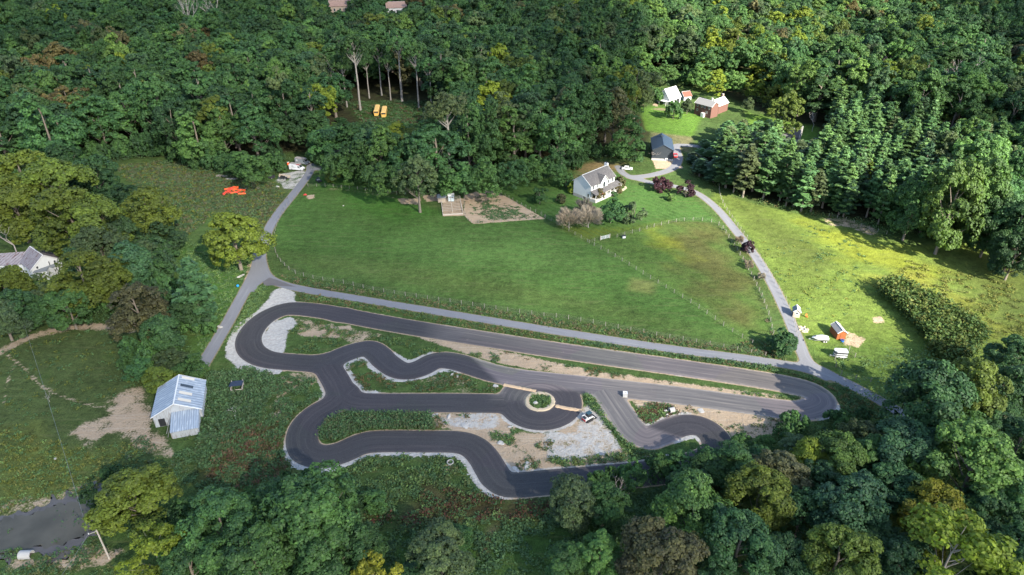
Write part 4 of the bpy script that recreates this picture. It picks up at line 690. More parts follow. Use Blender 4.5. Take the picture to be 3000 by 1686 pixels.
# orange barriers heap
ol = lambda x, y: S(620+x/7.541, 440+y/7.541)
br_ = [(290, 980, 80, 'redor', 0.4), (350, 890, 30, 'orange', 0.5), (370, 935, 40, 'redor', 0.3), (410, 915, 20, 'redor', 0.7), (440, 895, 60, 'redor', 0.9), (500, 905, 5, 'orange', 0.6), (545, 870, -3, 'orange', 0.9), (560, 910, -10, 'orange', 0.4), (610, 925, -35, 'orange', 0.6), (480, 965, 50, 'orange', 0.2), (415, 955, 25, 'redor', 0.2), (695, 905, -8, 'orange', 0.4), (650, 985, 10, 'orange', 0.3), (700, 985, 15, 'orange', 0.2), (720, 965, -70, 'redor', 0.3), (545, 950, 10, 'redor', 0.2)]
for k, (bx, by, ang, mm, z) in enumerate(br_):
    x, y = ol(bx, by); r = empty('traffic_barrier', (x, y, z), math.radians(ang), ('red-orange' if mm == 'redor' else 'orange')+' plastic road barrier in the heap on rough grass', 'barrier', 'red-orange barriers in the heap' if mm == 'redor' else 'orange barriers in the heap'); tip = random.uniform(-1.3, 1.3)
    b = MB(); b.prism([(-0.32, -0.42), (0.32, -0.42), (0.22, 0.0), (0.14, 0.42), (-0.14, 0.42), (-0.22, 0.0)], 'x', -1.1, 1.1); o = b.build('body', M[mm], r); o.rotation_euler = (tip, 0, 0); b = MB(); [b.box((q_, 0, 0.1), (0.35, 0.46, 0.16)) for q_ in (-0.6, 0, 0.6)]; o2 = b.build('slot', M['redor'], r); o2.rotation_euler = (tip, 0, 0)
def lumber(px, py, L, k, ang, label, mm='pallet'):
    x, y = S(px, py); r = empty('timber_stack', (x, y, 0), math.radians(ang), label, 'timber stack')
    for i in range(k): b = MB(); b.box((random.uniform(-.3, .3), (i % 4-1.5)*0.45, 0.15+0.22*(i//4)), (L*random.uniform(0.8, 1), 0.3, 0.16), random.uniform(-.06, .06)); b.build('plank', M[mm], r)
lumber(653, 517, 5.5, 8, -4, 'upper stack of grey planks at the wood edge'); lumber(678, 527, 5.5, 8, -2, 'lower stack of grey planks at the wood edge'); lumber(714, 554, 4.0, 3, -2, 'loose pale planks lying behind the orange barriers', 'wood')
x, y = S(757, 551); r = empty('ladder_section', (x, y, 0.1), math.radians(-55), 'grey metal rack lying flat on the grass', 'rack'); b = MB(); [b.box((0, s_*0.6, 0.05), (2.6, 0.08, 0.08)) for s_ in (-1, 0, 1)]; b.build('rail', M['steel'], r); b = MB(); [b.box((-1.2+0.4*k, 0, 0.05), (0.06, 1.2, 0.06)) for k in range(7)]; b.build('rungs', M['steel'], r)
boulder(S(786, 559), (0.8, 0.6, 0.5), 0, 'single white stone in the grass right of the barriers', seed=3); boulder(S(750, 583), (1.6, 0.6, 0.3), 0.1, 'pale slab lying below the barriers', seed=4)
x, y = S(894, 572); boulder((x, y), (1.6, 1.1, 0.9), 0.3, 'dark red feed tub lying inside the paddock corner', 'red', name='feed_tub', cat='tub')
# pieces around the track
x, y = S(1832, 1166); r = empty('water_tank', (x, y+0.6, 0), math.radians(-5), 'white caged cube tank beside the track junction', 'tank'); MB().box((0, 0, 0.62), (1.1, 1.1, 1.05)).build('tank', M['trim'], r); b = MB(); [b.box((0, s_*0.57, 0.3+0.22*k), (1.17, 0.03, 0.04)) for k in range(5) for s_ in (-1, 1)]; [b.box((s_*0.57, 0, 0.3+0.22*k), (0.03, 1.12, 0.04)) for k in range(5) for s_ in (-1, 1)]; [b.box((-0.55+0.22*k, s_*0.57, 0.62), (0.03, 0.03, 1.1)) for k in range(6) for s_ in (-1, 1)]; b.build('cage', M['steel'], r); MB().cyl((0, 0, 1.18), 0.1, 0.08).build('cap', M['black'], r); MB().box((0, 0, 0.06), (1.2, 1.2, 0.1)).build('pallet', M['wood'], r)
def ring_pipe(loc, ang, Lp, R_, label, name='concrete_pipe', cat='pipe', up=False):
    r = empty(name, loc, ang, label, cat); b = MB(); n_ = 20; Vo = []
    for x in (-Lp/2, Lp/2):
        for rr_ in (R_, R_*0.82): Vo += [(x, rr_*math.cos(t), R_+rr_*math.sin(t)) if not up else (rr_*math.cos(t), rr_*math.sin(t), x+Lp/2) for t in np.linspace(0, 2*math.pi, n_, endpoint=False)]
    Fp = []
    for k in range(n_):
        k2 = (k+1) % n_; Fp += [(k, k2, 2*n_+k2, 2*n_+k), (n_+k2, n_+k, 3*n_+k, 3*n_+k2), (k2, k, n_+k, n_+k2), (2*n_+k, 2*n_+k2, 3*n_+k2, 3*n_+k)]
    b.add(Vo, Fp); b.build('pipe_wall', M['conc'], r); return r
ring_pipe((*S(1967, 1208), 0), math.radians(20), 1.3, 0.65, 'pale concrete pipe section lying on the weedy track island'); ring_pipe((*D(67, 1399), -0.55), math.radians(2), 2.2, 0.85, 'large concrete culvert pipe lying on the pond bank')
ring_pipe((*D(1133, 1168), 0), 0, 0.7, 0.75, 'round concrete well ring standing in the weeds', 'well_ring', 'well ring', True)
x, y = D(1131, 1172); boulder((x, y-0.6, -0.2), (3.4, 2.2, 0.55), 0, 'mound of reddish earth round the concrete well ring', 'sandb', name='earth_mound', cat='mound')
for k, (px, py, sx, sy, sz, lb) in enumerate(((1951, 1206, 1.7, 0.8, 0.7, 'white boulder beside the pale pipe section'), (1955, 1216, 1.3, 0.7, 0.5, 'low pale boulder in front of the pipe section'), (2054, 1204, 1.7, 1.4, 0.25, 'flat white stone slab right of the small bend'), (1468, 1300, 1.6, 1.2, 0.7, 'rounded white boulder left of the gravel pad'), (1568, 1183, 1.5, 1.0, 0.8, 'white boulder on the roundabout island'), (1545, 1366, 2.8, 1.3, 0.5, 'large pale boulder above the bottom straight'), (1512, 1377, 2.0, 1.2, 0.5, 'smaller pale boulder next to the bottom bend'), (1900, 1337, 2.0, 0.7, 0.3, 'flat white slab by the trees at the bottom straight'), (1325, 1099, 1.4, 0.8, 0.6, 'white boulder, left one on the long weedy island'), (1340, 1104, 1.5, 0.7, 0.5, 'white boulder, right one on the long weedy island'), (1452, 1133, 1.3, 1.0, 0.8, 'white rock at the island tip by the roundabout'), (1271, 1219, 2.4, 0.9, 0.5, 'first pale rock along the sandy strip'), (1315, 1221, 2.0, 0.9, 0.5, 'second pale rock along the sandy strip'), (1362, 1249, 2.6, 1.1, 0.35, 'broad flat pale rock on the sand'), (1495, 1252, 1.2, 0.8, 0.5, 'small pale rock at the round bend'), (705, 810, 2.6, 1.3, 0.4, 'pale broken concrete slab left of the fork'), (782, 886, 0.5, 0.5, 0.4, 'small white stone at the loop verge'), (644, 959, 1.8, 1.0, 0.4, 'white slab beside the narrow lane'), (601, 1076, 0.8, 0.9, 0.9, 'pale block at the end of the narrow lane'), (1006, 604, 0.6, 0.5, 0.4, 'white stone in the paddock below the trees'), (162, 1345, 0.8, 0.5, 0.25, 'pale stone in the boggy meadow'), (408, 1385, 1.6, 1.0, 0.3, 'pale earth heap above the pond trees'))): boulder(S(px, py), (sx, sy, sz), k*0.9, lb, seed=k*7)
x, y = S(697, 841); r = empty('ball', (x, y, 0), 0, 'bright blue ball lying in the grass left of the fork', 'ball'); import bmesh as _bm
bm_ = _bm.new(); _bm.ops.create_uvsphere(bm_, u_segments=14, v_segments=8, radius=0.42); me = bpy.data.meshes.new('ball_skin'); bm_.to_mesh(me); bm_.free(); me.materials.append(mat('blue_ball', (0.01, 0.22, 0.55), 0.35, 0.05)); o = link('ball_skin', me, r); o.location.z = 0.42
# sandy ridges across the roundabout and island ring
def ridge(pts, w, h, label, mm='sandb'):
    C = catmull(PS(pts), step=0.5); T_ = np.gradient(C, axis=0); T_ /= np.linalg.norm(T_, axis=1)[:, None]; Nn_ = np.stack([-T_[:, 1], T_[:, 0]], 1); V = []; q = np.random.default_rng(len(pts))
    for i, p in enumerate(C):
        ww = w*q.uniform(0.8, 1.15); hh_ = h*q.uniform(0.75, 1.2)
        for s_, z_ in ((-1, 0.03), (-0.45, hh_), (0.35, hh_*0.9), (1, 0.03)): V.append((p[0]+Nn_[i, 0]*s_*ww, p[1]+Nn_[i, 1]*s_*ww, z_))
    o = MB().add(V, [(i*4+k, i*4+k+1, i*4+k+5, i*4+k+4) for i in range(len(C)-1) for k in range(3)]).build('sand_ridge', M[mm]); return tag(o, label, 'sand ridge')
ridge([(1476, 1128), (1510, 1135), (1540, 1141), (1571, 1147)], 0.55, 0.3, 'sandy ridge across the track left of the round island'); ridge([(1628, 1190), (1660, 1197), (1705, 1204)], 0.65, 0.3, 'sandy ridge across the track right of the round island')
tt = np.linspace(0, 2*math.pi, 40); ir = []
V = []; q = np.random.default_rng(9)
for t in tt[:-1]:
    j = q.uniform(-0.12, 0.12)
    for rr_, z_ in ((3.78+j, 0.03), (3.5+j, 0.28), (2.9+j, 0.3), (2.45+2*j, 0.05)): V.append((RC[0]+rr_*math.cos(t), RC[1]+rr_*math.sin(t), z_))
o = MB().add(V, [(i*4+k, i*4+k+1, ((i+1) % 39)*4+k+1, ((i+1) % 39)*4+k) for i in range(39) for k in range(3)]).build('island_ring', M['tan']); tag(o, 'pale sandy ring round the weedy roundabout island', 'island ring')
# vegetable garden pen and hutches
pl = lambda x, y, z=0: S(1240+x/7.156, 540+y/7.156, z)
A = np.array(pl(415, 660)); Bq = np.array(pl(830, 635)); ang = math.atan2(*(Bq-A)[::-1]); r = empty('timber_pen', (*A, 0), ang, 'open pen with timber posts and pale roof bars beside the garden', 'pen'); pw_, pd2 = float(np.linalg.norm(Bq-A)), 13.0
for k in range(5):
    for xx in (0, pw_/2, pw_): MB().box((xx, k*pd2/4, 1.05), (0.14, 0.14, 2.1)).build('post', M['wood'], r)
for k in range(10): MB().box((pw_/2, k*pd2/9, 2.12), (pw_, 0.10, 0.08)).build('roof_bar', M['wood'], r)
b = MB(); b.box((0, pd2/2, 2.02), (0.09, pd2, 0.1)); b.box((pw_, pd2/2, 2.02), (0.09, pd2, 0.1)); b.box((pw_/2, -0.08, 0.35), (pw_, 0.05, 0.6)); b.box((-0.08, pd2/2, 0.25), (0.05, pd2, 0.35)); b.box((pw_+0.08, pd2/2, 0.25), (0.05, pd2, 0.35)); b.build('side_rails', M['wood'], r)
x, y = pl(585, 365); gb_, _ = gable('hutch', 'pale blue animal hutch with white roof inside the timber pen', 'hutch', (x, y+0.8), 0, 2.3, 1.5, 2.5, 3.1, M['canvas'], M['trim'], 0.12); [win(gb_, faces(2.3, 1.5)['f'], u, 1.8, 0.4, 0.55) for u in (-0.7, 0.0, 0.7)]
x, y = pl(385, 390); r = empty('lean_to_shed', (x, y+1.2, 0), 0.05, 'small timber shed with grey sloping roof at the pen corner', 'shed'); MB().prism([(-1.0, 0), (1.0, 0), (1.0, 2.5), (-1.0, 2.0)], 'x', -1.5, 1.5).build('wall', M['cream'], r); b = MB(); b.prism([(-1.25, 1.97), (1.2, 2.6), (1.2, 2.72), (-1.25, 2.09)], 'x', -1.8, 1.8); b.build('roof', mat('felt_roof', (0.17, 0.20, 0.22), 0.8, 0.12), r)
x, y = D(1569, 599); r = empty('dog_kennel', (x, y, 0), 0.2, 'small dark feeder box with pale front beside the paddock gate', 'feeder'); MB().box((0, 0, 0.45), (1.2, 0.8, 0.9)).build('box', M['vangrey'], r); MB().box((0, -0.42, 0.4), (0.9, 0.04, 0.5)).build('front', M['trim'], r); MB().box((0, 0, 0.93), (1.3, 0.9, 0.06)).build('lid', M['black'], r)
# ------------------------------------------------------------------ fences, gate, poles and wires
POST = MB().box((0, 0, 0.7), (0.13, 0.13, 1.5)).mesh('post', mat('fence_wood', (0.20, 0.185, 0.165), 0.9, 0.2, 2))
def fence(pts, gap, label, closed=False, hgt=1.0, rails=True, src=False, mm='pallet'):
    C = catmull(PS(pts) if src else PD(pts), step=0.25); arc = np.concatenate([[0], np.cumsum(np.linalg.norm(np.diff(C, axis=0), axis=1))]); nP = min(100, int(arc[-1]/gap)+1); pos = np.stack([np.interp(np.linspace(0, arc[-1], nP), arc, C[:, k]) for k in (0, 1)], 1)
    r = empty('fence', (*pos[0], 0), 0, label, 'fence')
    for i, p in enumerate(pos):
        o = link('post', POST, r); o.location = (p[0]-pos[0][0], p[1]-pos[0][1], 0); o.scale = (1, 1, hgt*random.uniform(0.9, 1.1))
    b = MB()
    for z in (0.35, 0.8, 1.25): b.tube([(p[0]-pos[0][0], p[1]-pos[0][1], z*hgt) for p in pos], 0.010, 3, cap=False)
    b.build('wire', M[mm], r); return r
fence([(748,492),(722,520),(700,560),(690,600),(695,640),(715,668),(745,690),(800,704),(858,713),(955,734),(1068,752),(1138,762),(1225,776),(1320,790),(1431,804),(1568,829),(1658,846),(1780,868),(1925,896)], 3.6, 'long wire fence round the big paddock beside the grey lane')
fence([(775,470),(817,470),(865,474),(915,479),(970,489),(1060,488),(1110,486)], 3.6, 'wire fence along the top of the paddock below the trees')
fence([(1372,549),(1420,576),(1482,612),(1560,655),(1640,705),(1740,765),(1830,828),(1892,866)], 3.4, 'wire fence running diagonally between the two paddocks')
fence([(1482,612),(1500,606),(1512,604)], 2.5, 'short fence length left of the paddock gate'); fence([(1552,598),(1600,585),(1650,571),(1700,559),(1745,555),(1790,560),(1815,574),(1850,625),(1885,685),(1910,735),(1932,790),(1945,842)], 3.4, 'wire fence along the lawn and down the driveway side')
fence([(1808,470),(1811,492),(1822,520),(1850,562),(1900,632),(1945,705),(1985,772)], 3.4, 'wire fence on the meadow side of the driveway'); fence([(1996,800),(2002,830),(2008,850)], 2.4, 'short dark fence below the play house'); fence([(2122,865),(2135,882),(2150,900)], 2.4, 'short fence between the red shed and horse trailer')
fence([(1168,494),(1168,530),(1172,548),(1190,562),(1230,560),(1300,556),(1370,549),(1330,528),(1290,506),(1262,488)], 2.8, 'low fence round the bare vegetable garden'); fence([(2100,905),(2105,935),(2130,950),(2190,962)], 3.0, 'weedy wire fence below the horse trailer')
fence([(2085,545),(2140,560),(2180,575),(2230,590)], 3.0, 'rail fence in the shade under the pines', mm='wood')
x, y = D(1522, 602); ga = math.atan2(D(1540, 598)[1]-D(1505, 606)[1], D(1540, 598)[0]-D(1505, 606)[0]); r = empty('paddock_gate', (x, y, 0), ga, 'pale tubular metal gate between the two paddocks', 'gate'); b = MB(); [b.tube([(-1.7, 0, z), (1.7, 0, z)], 0.045, 5) for z in (0.25, 0.55, 0.85, 1.15, 1.4)]; [b.tube([(xx, 0, 0.25), (xx, 0, 1.4)], 0.045, 5) for xx in (-1.7, 0, 1.7)]; b.build('bars', mat('pale_gate', (0.62, 0.66, 0.68), 0.5, 0.05), r); [MB().box((xx, 0, 0.85), (0.2, 0.2, 1.7)).build('gate_post', M['wood'], r) for xx in (-1.95, 1.95)]
def pole(base, H_, label, arm=None, dark=False):
    r = empty('utility_pole', (*base, 0), 0, label, 'utility pole'); b = MB(); b.tube([(0, 0, -0.2), (0, 0, H_)], [0.19, 0.13], 10); b.build('shaft', M['wood'] if not dark else mat('dark_pole', (0.13, 0.10, 0.08), 0.9, 0.15), r)
    if arm: b = MB(); b.tube([(0, 0, arm[2]), (arm[0], arm[1], arm[2]-0.25)], 0.06, 6); b.build('crossarm', M['wood'], r); MB().cyl((arm[0], arm[1], arm[2]-0.1), 0.08, 0.25, seg=8).build('insulator', M['trim'], r)
    return r
p1 = S(321, 1638); p2 = S(84, 925)
def top_h(base, py):
    lo, hi = 2.0, 30.0
    for _ in range(40):
        mid = (lo+hi)/2
        if proj(base[0], base[1], mid)[1]*K > py: lo = mid
        else: hi = mid
    return lo
h1 = top_h(p1, 1553); h2 = top_h(p2, 864); pole(p1, h1, 'pale bare utility pole with short arm beside the pond', (-1.3, -0.5, h1-0.35)); r2 = pole(p2, h2, 'dark utility pole with crossarm below the white farmhouse', (-1.8, 0.2, h2-0.3), True); MB().box((0.35, -0.1, h2-1.0), (0.5, 0.5, 0.9)).build('transformer', M['alum'], r2)
def wire(a_, b_, sag, label):
    P = [tuple(np.array(a_)*(1-t)+np.array(b_)*t-np.array((0, 0, sag*4*t*(1-t)))) for t in np.linspace(0, 1, 24)]; o = MB().tube(P, 0.022, 4).build('power_line', M['steel']); return tag(o, label, 'power line')
wire((p1[0]-1.3, p1[1]-0.5, h1-0.45), (p2[0]-1.8, p2[1]+0.2, h2-0.5), 2.0, 'thin power line from the pond pole up to the farmhouse pole'); wire((p1[0]-1.3, p1[1]-0.5, h1-0.45), (p1[0]-3.0, p1[1]-26, h1-1.5), 0.5, 'thin power line from the pond pole towards the lower edge')
# fallen pale branches, roadside bits
def fallen(px, py, L_, ang, label, z=0.3, seed=0):
    rr_ = random.Random(seed); x, y = D(px, py, z); b = MB()
    def g(p, d, l, rad, k):
        e = (p[0]+math.cos(d)*l, p[1]+math.sin(d)*l, p[2]+rr_.uniform(-.05, .25)*l); b.tube([p, e], [rad, rad*0.6], 5, cap=False)
        if k: [g(e, d+rr_.uniform(-.8, .8), l*rr_.uniform(0.6, 0.85), rad*0.6, k-1) for _ in range(2)]
    g((0, 0, 0), math.radians(ang), L_/3, 0.2, 4); o = b.build('fallen_branch', M['dead'] if 'dead' in M else M['pallet']); o.location = (x, y, z); return tag(o, label, 'branch')
M['dead'] = mat('bleached_wood', (0.50, 0.46, 0.42), 0.9, 0.12)
fallen(595, 1060, 5, 120, 'grey dead branch lying by the narrow lane', 0.2, 3)
for o in [q for q in bpy.data.objects if q.name.split('.')[0] == 'fallen_branch']: pass
# ------------------------------------------------------------------ vegetation: materials
def leafmat(name, rough=0.6, transl=0.28, hue=(1.42, 1.48, 1.0)):
    m, n, out = newmat(name)
    t = n.attr('tint', 'INSTANCER', 0); v = n.attr('lv')
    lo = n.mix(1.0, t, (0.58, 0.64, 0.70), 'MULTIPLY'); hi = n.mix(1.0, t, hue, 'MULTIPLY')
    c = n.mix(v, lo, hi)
    d = n('ShaderNodeBsdfPrincipled', {'Base Color': c, 'Roughness': rough, 'Specular IOR Level': 0.25})
    tl = n('ShaderNodeBsdfTranslucent', {'Color': n.mix(1.0, c, (1.2, 1.25, 0.5), 'MULTIPLY')})
    mx = n('ShaderNodeMixShader', {0: transl, 1: d.outputs[0], 2: tl.outputs[0]}); n.nt.links.new(mx.outputs[0], out.inputs[0])
    return m
M_LEAF = leafmat('leaves'); M_NEED = leafmat('needles', 0.6, 0.12, (1.25, 1.2, 0.9))
M_BARK = mat('bark', (0.16, 0.135, 0.11), 0.9, 0.25, 0.8); M_PALE = mat('pale_bark', (0.23, 0.212, 0.19), 0.85, 0.25, 0.8); M_DEAD = mat('dead_wood', (0.36, 0.32, 0.29), 0.9, 0.2, 0.8)
# ------------------------------------------------------------------ crowns
def unit(a): return a/(np.linalg.norm(a, axis=1)[:, None]+1e-9)
def dirs(r, k, zmin=-1.0):
    z = r.uniform(zmin, 1, k); t = r.uniform(0, 2*np.pi, k); s = np.sqrt(1-z*z); return np.stack([s*np.cos(t), s*np.sin(t), z], 1)
def leaf_quads(r, P, Nn, size, asp=1.35):
    k = len(P); Nn = unit(Nn); a = unit(np.cross(Nn, dirs(r, k))); b = np.cross(Nn, a)
    s = (size*r.uniform(0.65, 1.3, k))[:, None] if np.isscalar(size) else (size*r.uniform(0.65, 1.3, k))[:, None]
    V = np.stack([P-a*s*asp*0.5, P-b*s*0.5+a*s*0.12, P+a*s*asp*0.5, P+b*s*0.5+a*s*0.12], 1).reshape(-1, 3)
    return V, np.arange(4*k).reshape(k, 4)
def broad_crown(seed, R=6.5, z0=7.0, z1=23.0, nl=26, ns=8, nq=24, leaf=0.62, loose=0.0, shape='round'):
    r = np.random.default_rng(seed); zc = (z0+z1)/2; hz = (z1-z0)/2
    dl = dirs(r, nl, -0.75 if shape != 'umbrella' else -0.1)
    if shape == 'tall': dl[:, 2] = np.sign(dl[:, 2])*np.abs(dl[:, 2])**0.7
    f = r.uniform(0.50, 0.86, nl)[:, None]
    C = np.array([0, 0, zc])+dl*f*np.array([R, R, hz]); C[:, :2] += r.normal(0, 0.08*R, (nl, 2))
    taper = 1-0.25*np.clip((C[:, 2]-zc)/hz, 0, 1)
    rl = r.uniform(0.27, 0.46, nl)*R*taper*(1-0.15*loose)
    ax = np.array([0, 0, z0+(z1-z0)*0.25])
    Ps, Ns, Vs = [], [], []
    for i in range(nl):
        up = unit((C[i]-ax)[None])[0]; ds = unit(dirs(r, ns*2)+up*0.75); ds = ds[ds[:, 2] > -0.55][:ns]
        lobe_v = r.uniform(-0.25, 0.25)
        cs = C[i]+ds*rl[i]*r.uniform(0.62, 0.95, len(ds))[:, None]; rs = rl[i]*r.uniform(0.34, 0.55, len(ds))
        for j in range(len(ds)):
            q = unit(dirs(r, nq)+ds[j]*0.85+np.array([0, 0, 0.25])); 
            rad = rs[j]*(r.uniform(0.70, 1.08, nq)+loose*r.uniform(0, 0.6, nq))
            Ps.append(cs[j]+q*rad[:, None]*np.array([1, 1, 0.8])); Ns.append(q*0.8+r.normal(0, 0.33, (nq, 3))+np.array([0, 0, 0.25]))
            Vs.append(np.clip(0.42+lobe_v+r.uniform(-0.14, 0.14)+r.normal(0, 0.22, nq), 0, 1))
    P = np.vstack(Ps); P[:, 2] = np.where(P[:, 2] < 0.25, 0.25+r.uniform(0, 0.8, len(P)), P[:, 2]); V, F = leaf_quads(r, P, np.vstack(Ns), leaf)
    return V, F, np.repeat(np.concatenate(Vs), 4), C
def tree_trunk(C, z0, zt, r0=0.45, seed=0, nb=9):
    """tapered trunk with limbs running up into the crown's lobes"""
    r = random.Random(seed); b = MB(); z0 = max(z0, 1.0)
    pts = [(0, 0, -0.3)]+[(r.uniform(-.3, .3)*k/4, r.uniform(-.3, .3)*k/4, zt*k/5) for k in range(1, 6)]
    rad = [r0*1.35, r0, r0*0.86, r0*0.7, r0*0.5, r0*0.22]; b.tube(pts, rad, 7)
    idx = list(range(len(C))); r.shuffle(idx)
    for i in idx[:nb]:
        c = C[i]; zs = min(max(z0*0.75, c[2]-0.9*math.hypot(c[0], c[1])-1.5), zt*0.9); k = max(0, min(4, int(zs/zt*5))); t = zs/zt*5-k
        p0 = [pts[k][j]+(pts[k+1][j]-pts[k][j])*t for j in range(3)] if k < 5 else pts[5]
        mid = [(p0[0]+c[0])*0.5+r.uniform(-.4, .4), (p0[1]+c[1])*0.5+r.uniform(-.4, .4), p0[2]+(c[2]-p0[2])*0.45]
        b.tube([p0, mid, tuple(c)], [r0*0.42, r0*0.27, r0*0.08], 5)
    return b
def pine_crown(seed, H=24.0, z0=3.0, R=3.8, whorl=0.85, leaf=0.75):
    r = np.random.default_rng(seed); P, Nn, Vv = [], [], []; z = z0; br = MB()
    br.tube([(0, 0, -0.3), (0, 0, H*0.5), (0, 0, H)], [0.38, 0.22, 0.04], 7)
    while z < H-0.4:
        f = (H-z)/(H-z0); rad = R*min(1.0, (1.7*f)**0.62)*r.uniform(0.72, 1.12)*(0.8 if f > 0.9 else 1); nb = r.integers(4, 7)
        off = r.uniform(0, 6.28)
        for k in range(nb):
            if r.uniform() < 0.2: continue
            t = off+k*6.283/nb+r.uniform(-.3, .3); L = rad*r.uniform(0.65, 1.15); bv = r.uniform(-0.2, 0.2)
            m = int(10+L*9); u = r.uniform(0.22, 1.0, m)**0.8; w = (r.uniform(-1, 1, m))*(0.55+0.18*L)*np.sin(np.clip(u*1.25, 0, 1)*np.pi*0.8+0.25)
            lift = 0.22*L*u*u-0.06*L+r.normal(0, 0.10, m)
            x = u*L*math.cos(t)-w*math.sin(t); y = u*L*math.sin(t)+w*math.cos(t)
            P.append(np.stack([x, y, z+lift+0.25], 1)); nn = r.normal(0, 0.38, (m, 3)); nn[:, 2] += 1.0; nn[:, 0] += 0.35*math.cos(t); nn[:, 1] += 0.35*math.sin(t); Nn.append(nn)
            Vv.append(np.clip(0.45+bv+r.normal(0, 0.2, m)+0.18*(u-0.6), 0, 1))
        z += whorl*r.uniform(0.8, 1.25)*(0.75+0.4*f)
    m = 26; P.append(np.stack([r.normal(0, .25, m), r.normal(0, .25, m), H-r.uniform(0, 1.6, m)], 1)); Nn.append(dirs(r, m, 0)); Vv.append(r.uniform(0.3, 0.9, m))
    V, F = leaf_quads(r, np.vstack(P), np.vstack(Nn), leaf, 1.9); return V, F, np.repeat(np.concatenate(Vv), 4), br
def bare_branches(seed, H=14.0, r0=0.22, spread=0.6, depth_=5, base=0.35, sides=5):
    r = random.Random(seed); tr = MB(); br = MB()
    def grow(p, d, L, rad, k, mb):
        p = Vector(p); d = Vector(d).normalized(); mid = p+d*L*0.5+Vector((r.uniform(-1, 1), r.uniform(-1, 1), r.uniform(-.5, 1)))*L*0.07; e = p+d*L
        mb.tube([p, mid, e], [rad, rad*0.82, rad*0.62], sides if k < 3 else 3, cap=False)
        if k >= depth_: return
        for _ in range(r.choice((2, 3, 3)) if k < 3 else r.choice((2, 2, 3))):
            a = r.uniform(0, 6.283); s = spread*r.uniform(0.6, 1.3); nd = d+Vector((math.cos(a)*s, math.sin(a)*s, r.uniform(-0.05, 0.35)))
            grow(e, nd, L*r.uniform(0.58, 0.82), rad*0.62, k+1, br)
    grow((0, 0, -0.2), (r.uniform(-.08, .08), r.uniform(-.08, .08), 1), H*base, r0, 0, tr); return tr, br
# prototypes: (crown mesh, trunk mesh, nominal height, nominal crown radius, crown mid height)
PROTO = {}
def proto(key, crown, trunk, H, R, zc, bark=None, leafm=None):
    V, F, lv = crown; PROTO.setdefault(key[0], []).append((np_mesh('crown', V, F, leafm or M_LEAF, {'lv': ('FLOAT', 'POINT', lv)}), trunk.mesh('trunk', bark or M_BARK), H, R, zc))
for s in range(7):
    V, F, lv, C = broad_crown(100+s, 6.5, 1.5, 23, 28+s, 9, 40, 0.46); proto(('oak',), (V, F, lv), tree_trunk(C, 6, 19, 0.42, s), 24, 7.6, 15)
for s in range(4):
    V, F, lv, C = broad_crown(200+s, 5.4, 2.5, 25, 30, 9, 38, 0.46, shape='tall'); proto(('poplar',), (V, F, lv), tree_trunk(C, 6, 22, 0.40, 20+s), 26, 6.4, 16)
for s in range(3):
    V, F, lv, C = broad_crown(300+s, 6.2, 17, 29, 22, 8, 34, 0.48, shape='umbrella'); proto(('tallwood',), (V, F, lv), tree_trunk(C, 15, 27, 0.46, 40+s, 12), 30, 7.2, 23, M_PALE)
for s in range(5):
    V, F, lv, C = broad_crown(400+s, 6.3, -1.0, 19, 38, 12, 44, 0.38, 0.25); proto(('near',), (V, F, lv), tree_trunk(C, 4, 16, 0.34, 60+s, 12), 20, 7.0, 10.5)
for s in range(2):
    V, F, lv, C = broad_crown(450+s, 6.3, 0.5, 19, 24, 9, 30, 0.46, 0.9); proto(('sycamore',), (V, F, lv), tree_trunk(C, 4, 14, 0.20, 80+s, 20), 20, 6.6, 11, M_PALE)
for s in range(4):
    V, F, lv, C = broad_crown(500+s, 2.9, -1.2, 6.0, 24, 8, 26, 0.34); proto(('bush',), (V, F, lv), tree_trunk(C, 1, 4.5, 0.14, 90+s), 6.3, 3.1, 2.9)
for s in range(4):
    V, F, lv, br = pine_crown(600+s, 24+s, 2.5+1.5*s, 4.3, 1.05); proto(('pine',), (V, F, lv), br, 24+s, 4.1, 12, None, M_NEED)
for s in range(4):
    tr, br = bare_branches(700+s, 15, 0.26, 0.55+0.05*s); PROTO.setdefault('bare', []).append((br.mesh('branches', M_DEAD), tr.mesh('trunk', M_DEAD), 15, 5, 9))
M_TWIG = leafmat('twigs', 0.9, 0.05, (1.3, 1.25, 1.2))
for s in range(2):
    r_ = np.random.default_rng(750+s); tr, br = bare_branches(750+s, 6, 0.20, 0.8, 4, 0.22); V, F, lv, C = broad_crown(760+s, 2.7, 0.6, 5.0, 22, 9, 18, 0.2, 0.8)
    P_ = V.reshape(-1, 4, 3).mean(1); d_ = unit(P_-np.array([0, 0, 0.9])+r_.normal(0, 0.7, P_.shape)); w_ = unit(np.cross(d_, dirs(r_, len(P_))))*0.035; e_ = d_*r_.uniform(0.25, 0.7, len(P_))[:, None]
    V = np.stack([P_-e_-w_, P_+e_-w_*0.4, P_+e_+w_*0.4, P_-e_+w_], 1).reshape(-1, 3); tr.v += br.v and []; nb_ = len(tr.v); tr.v += br.v; tr.f += [tuple(i+nb_ for i in f) for f in br.f]; tr.mi += br.mi; tr.sm += br.sm
    PROTO.setdefault('twiggy', []).append((np_mesh('branches', V, F, M_TWIG, {'lv': ('FLOAT', 'POINT', lv)}), tr.mesh('trunk', M_PALE), 5.6, 3.1, 3.0))
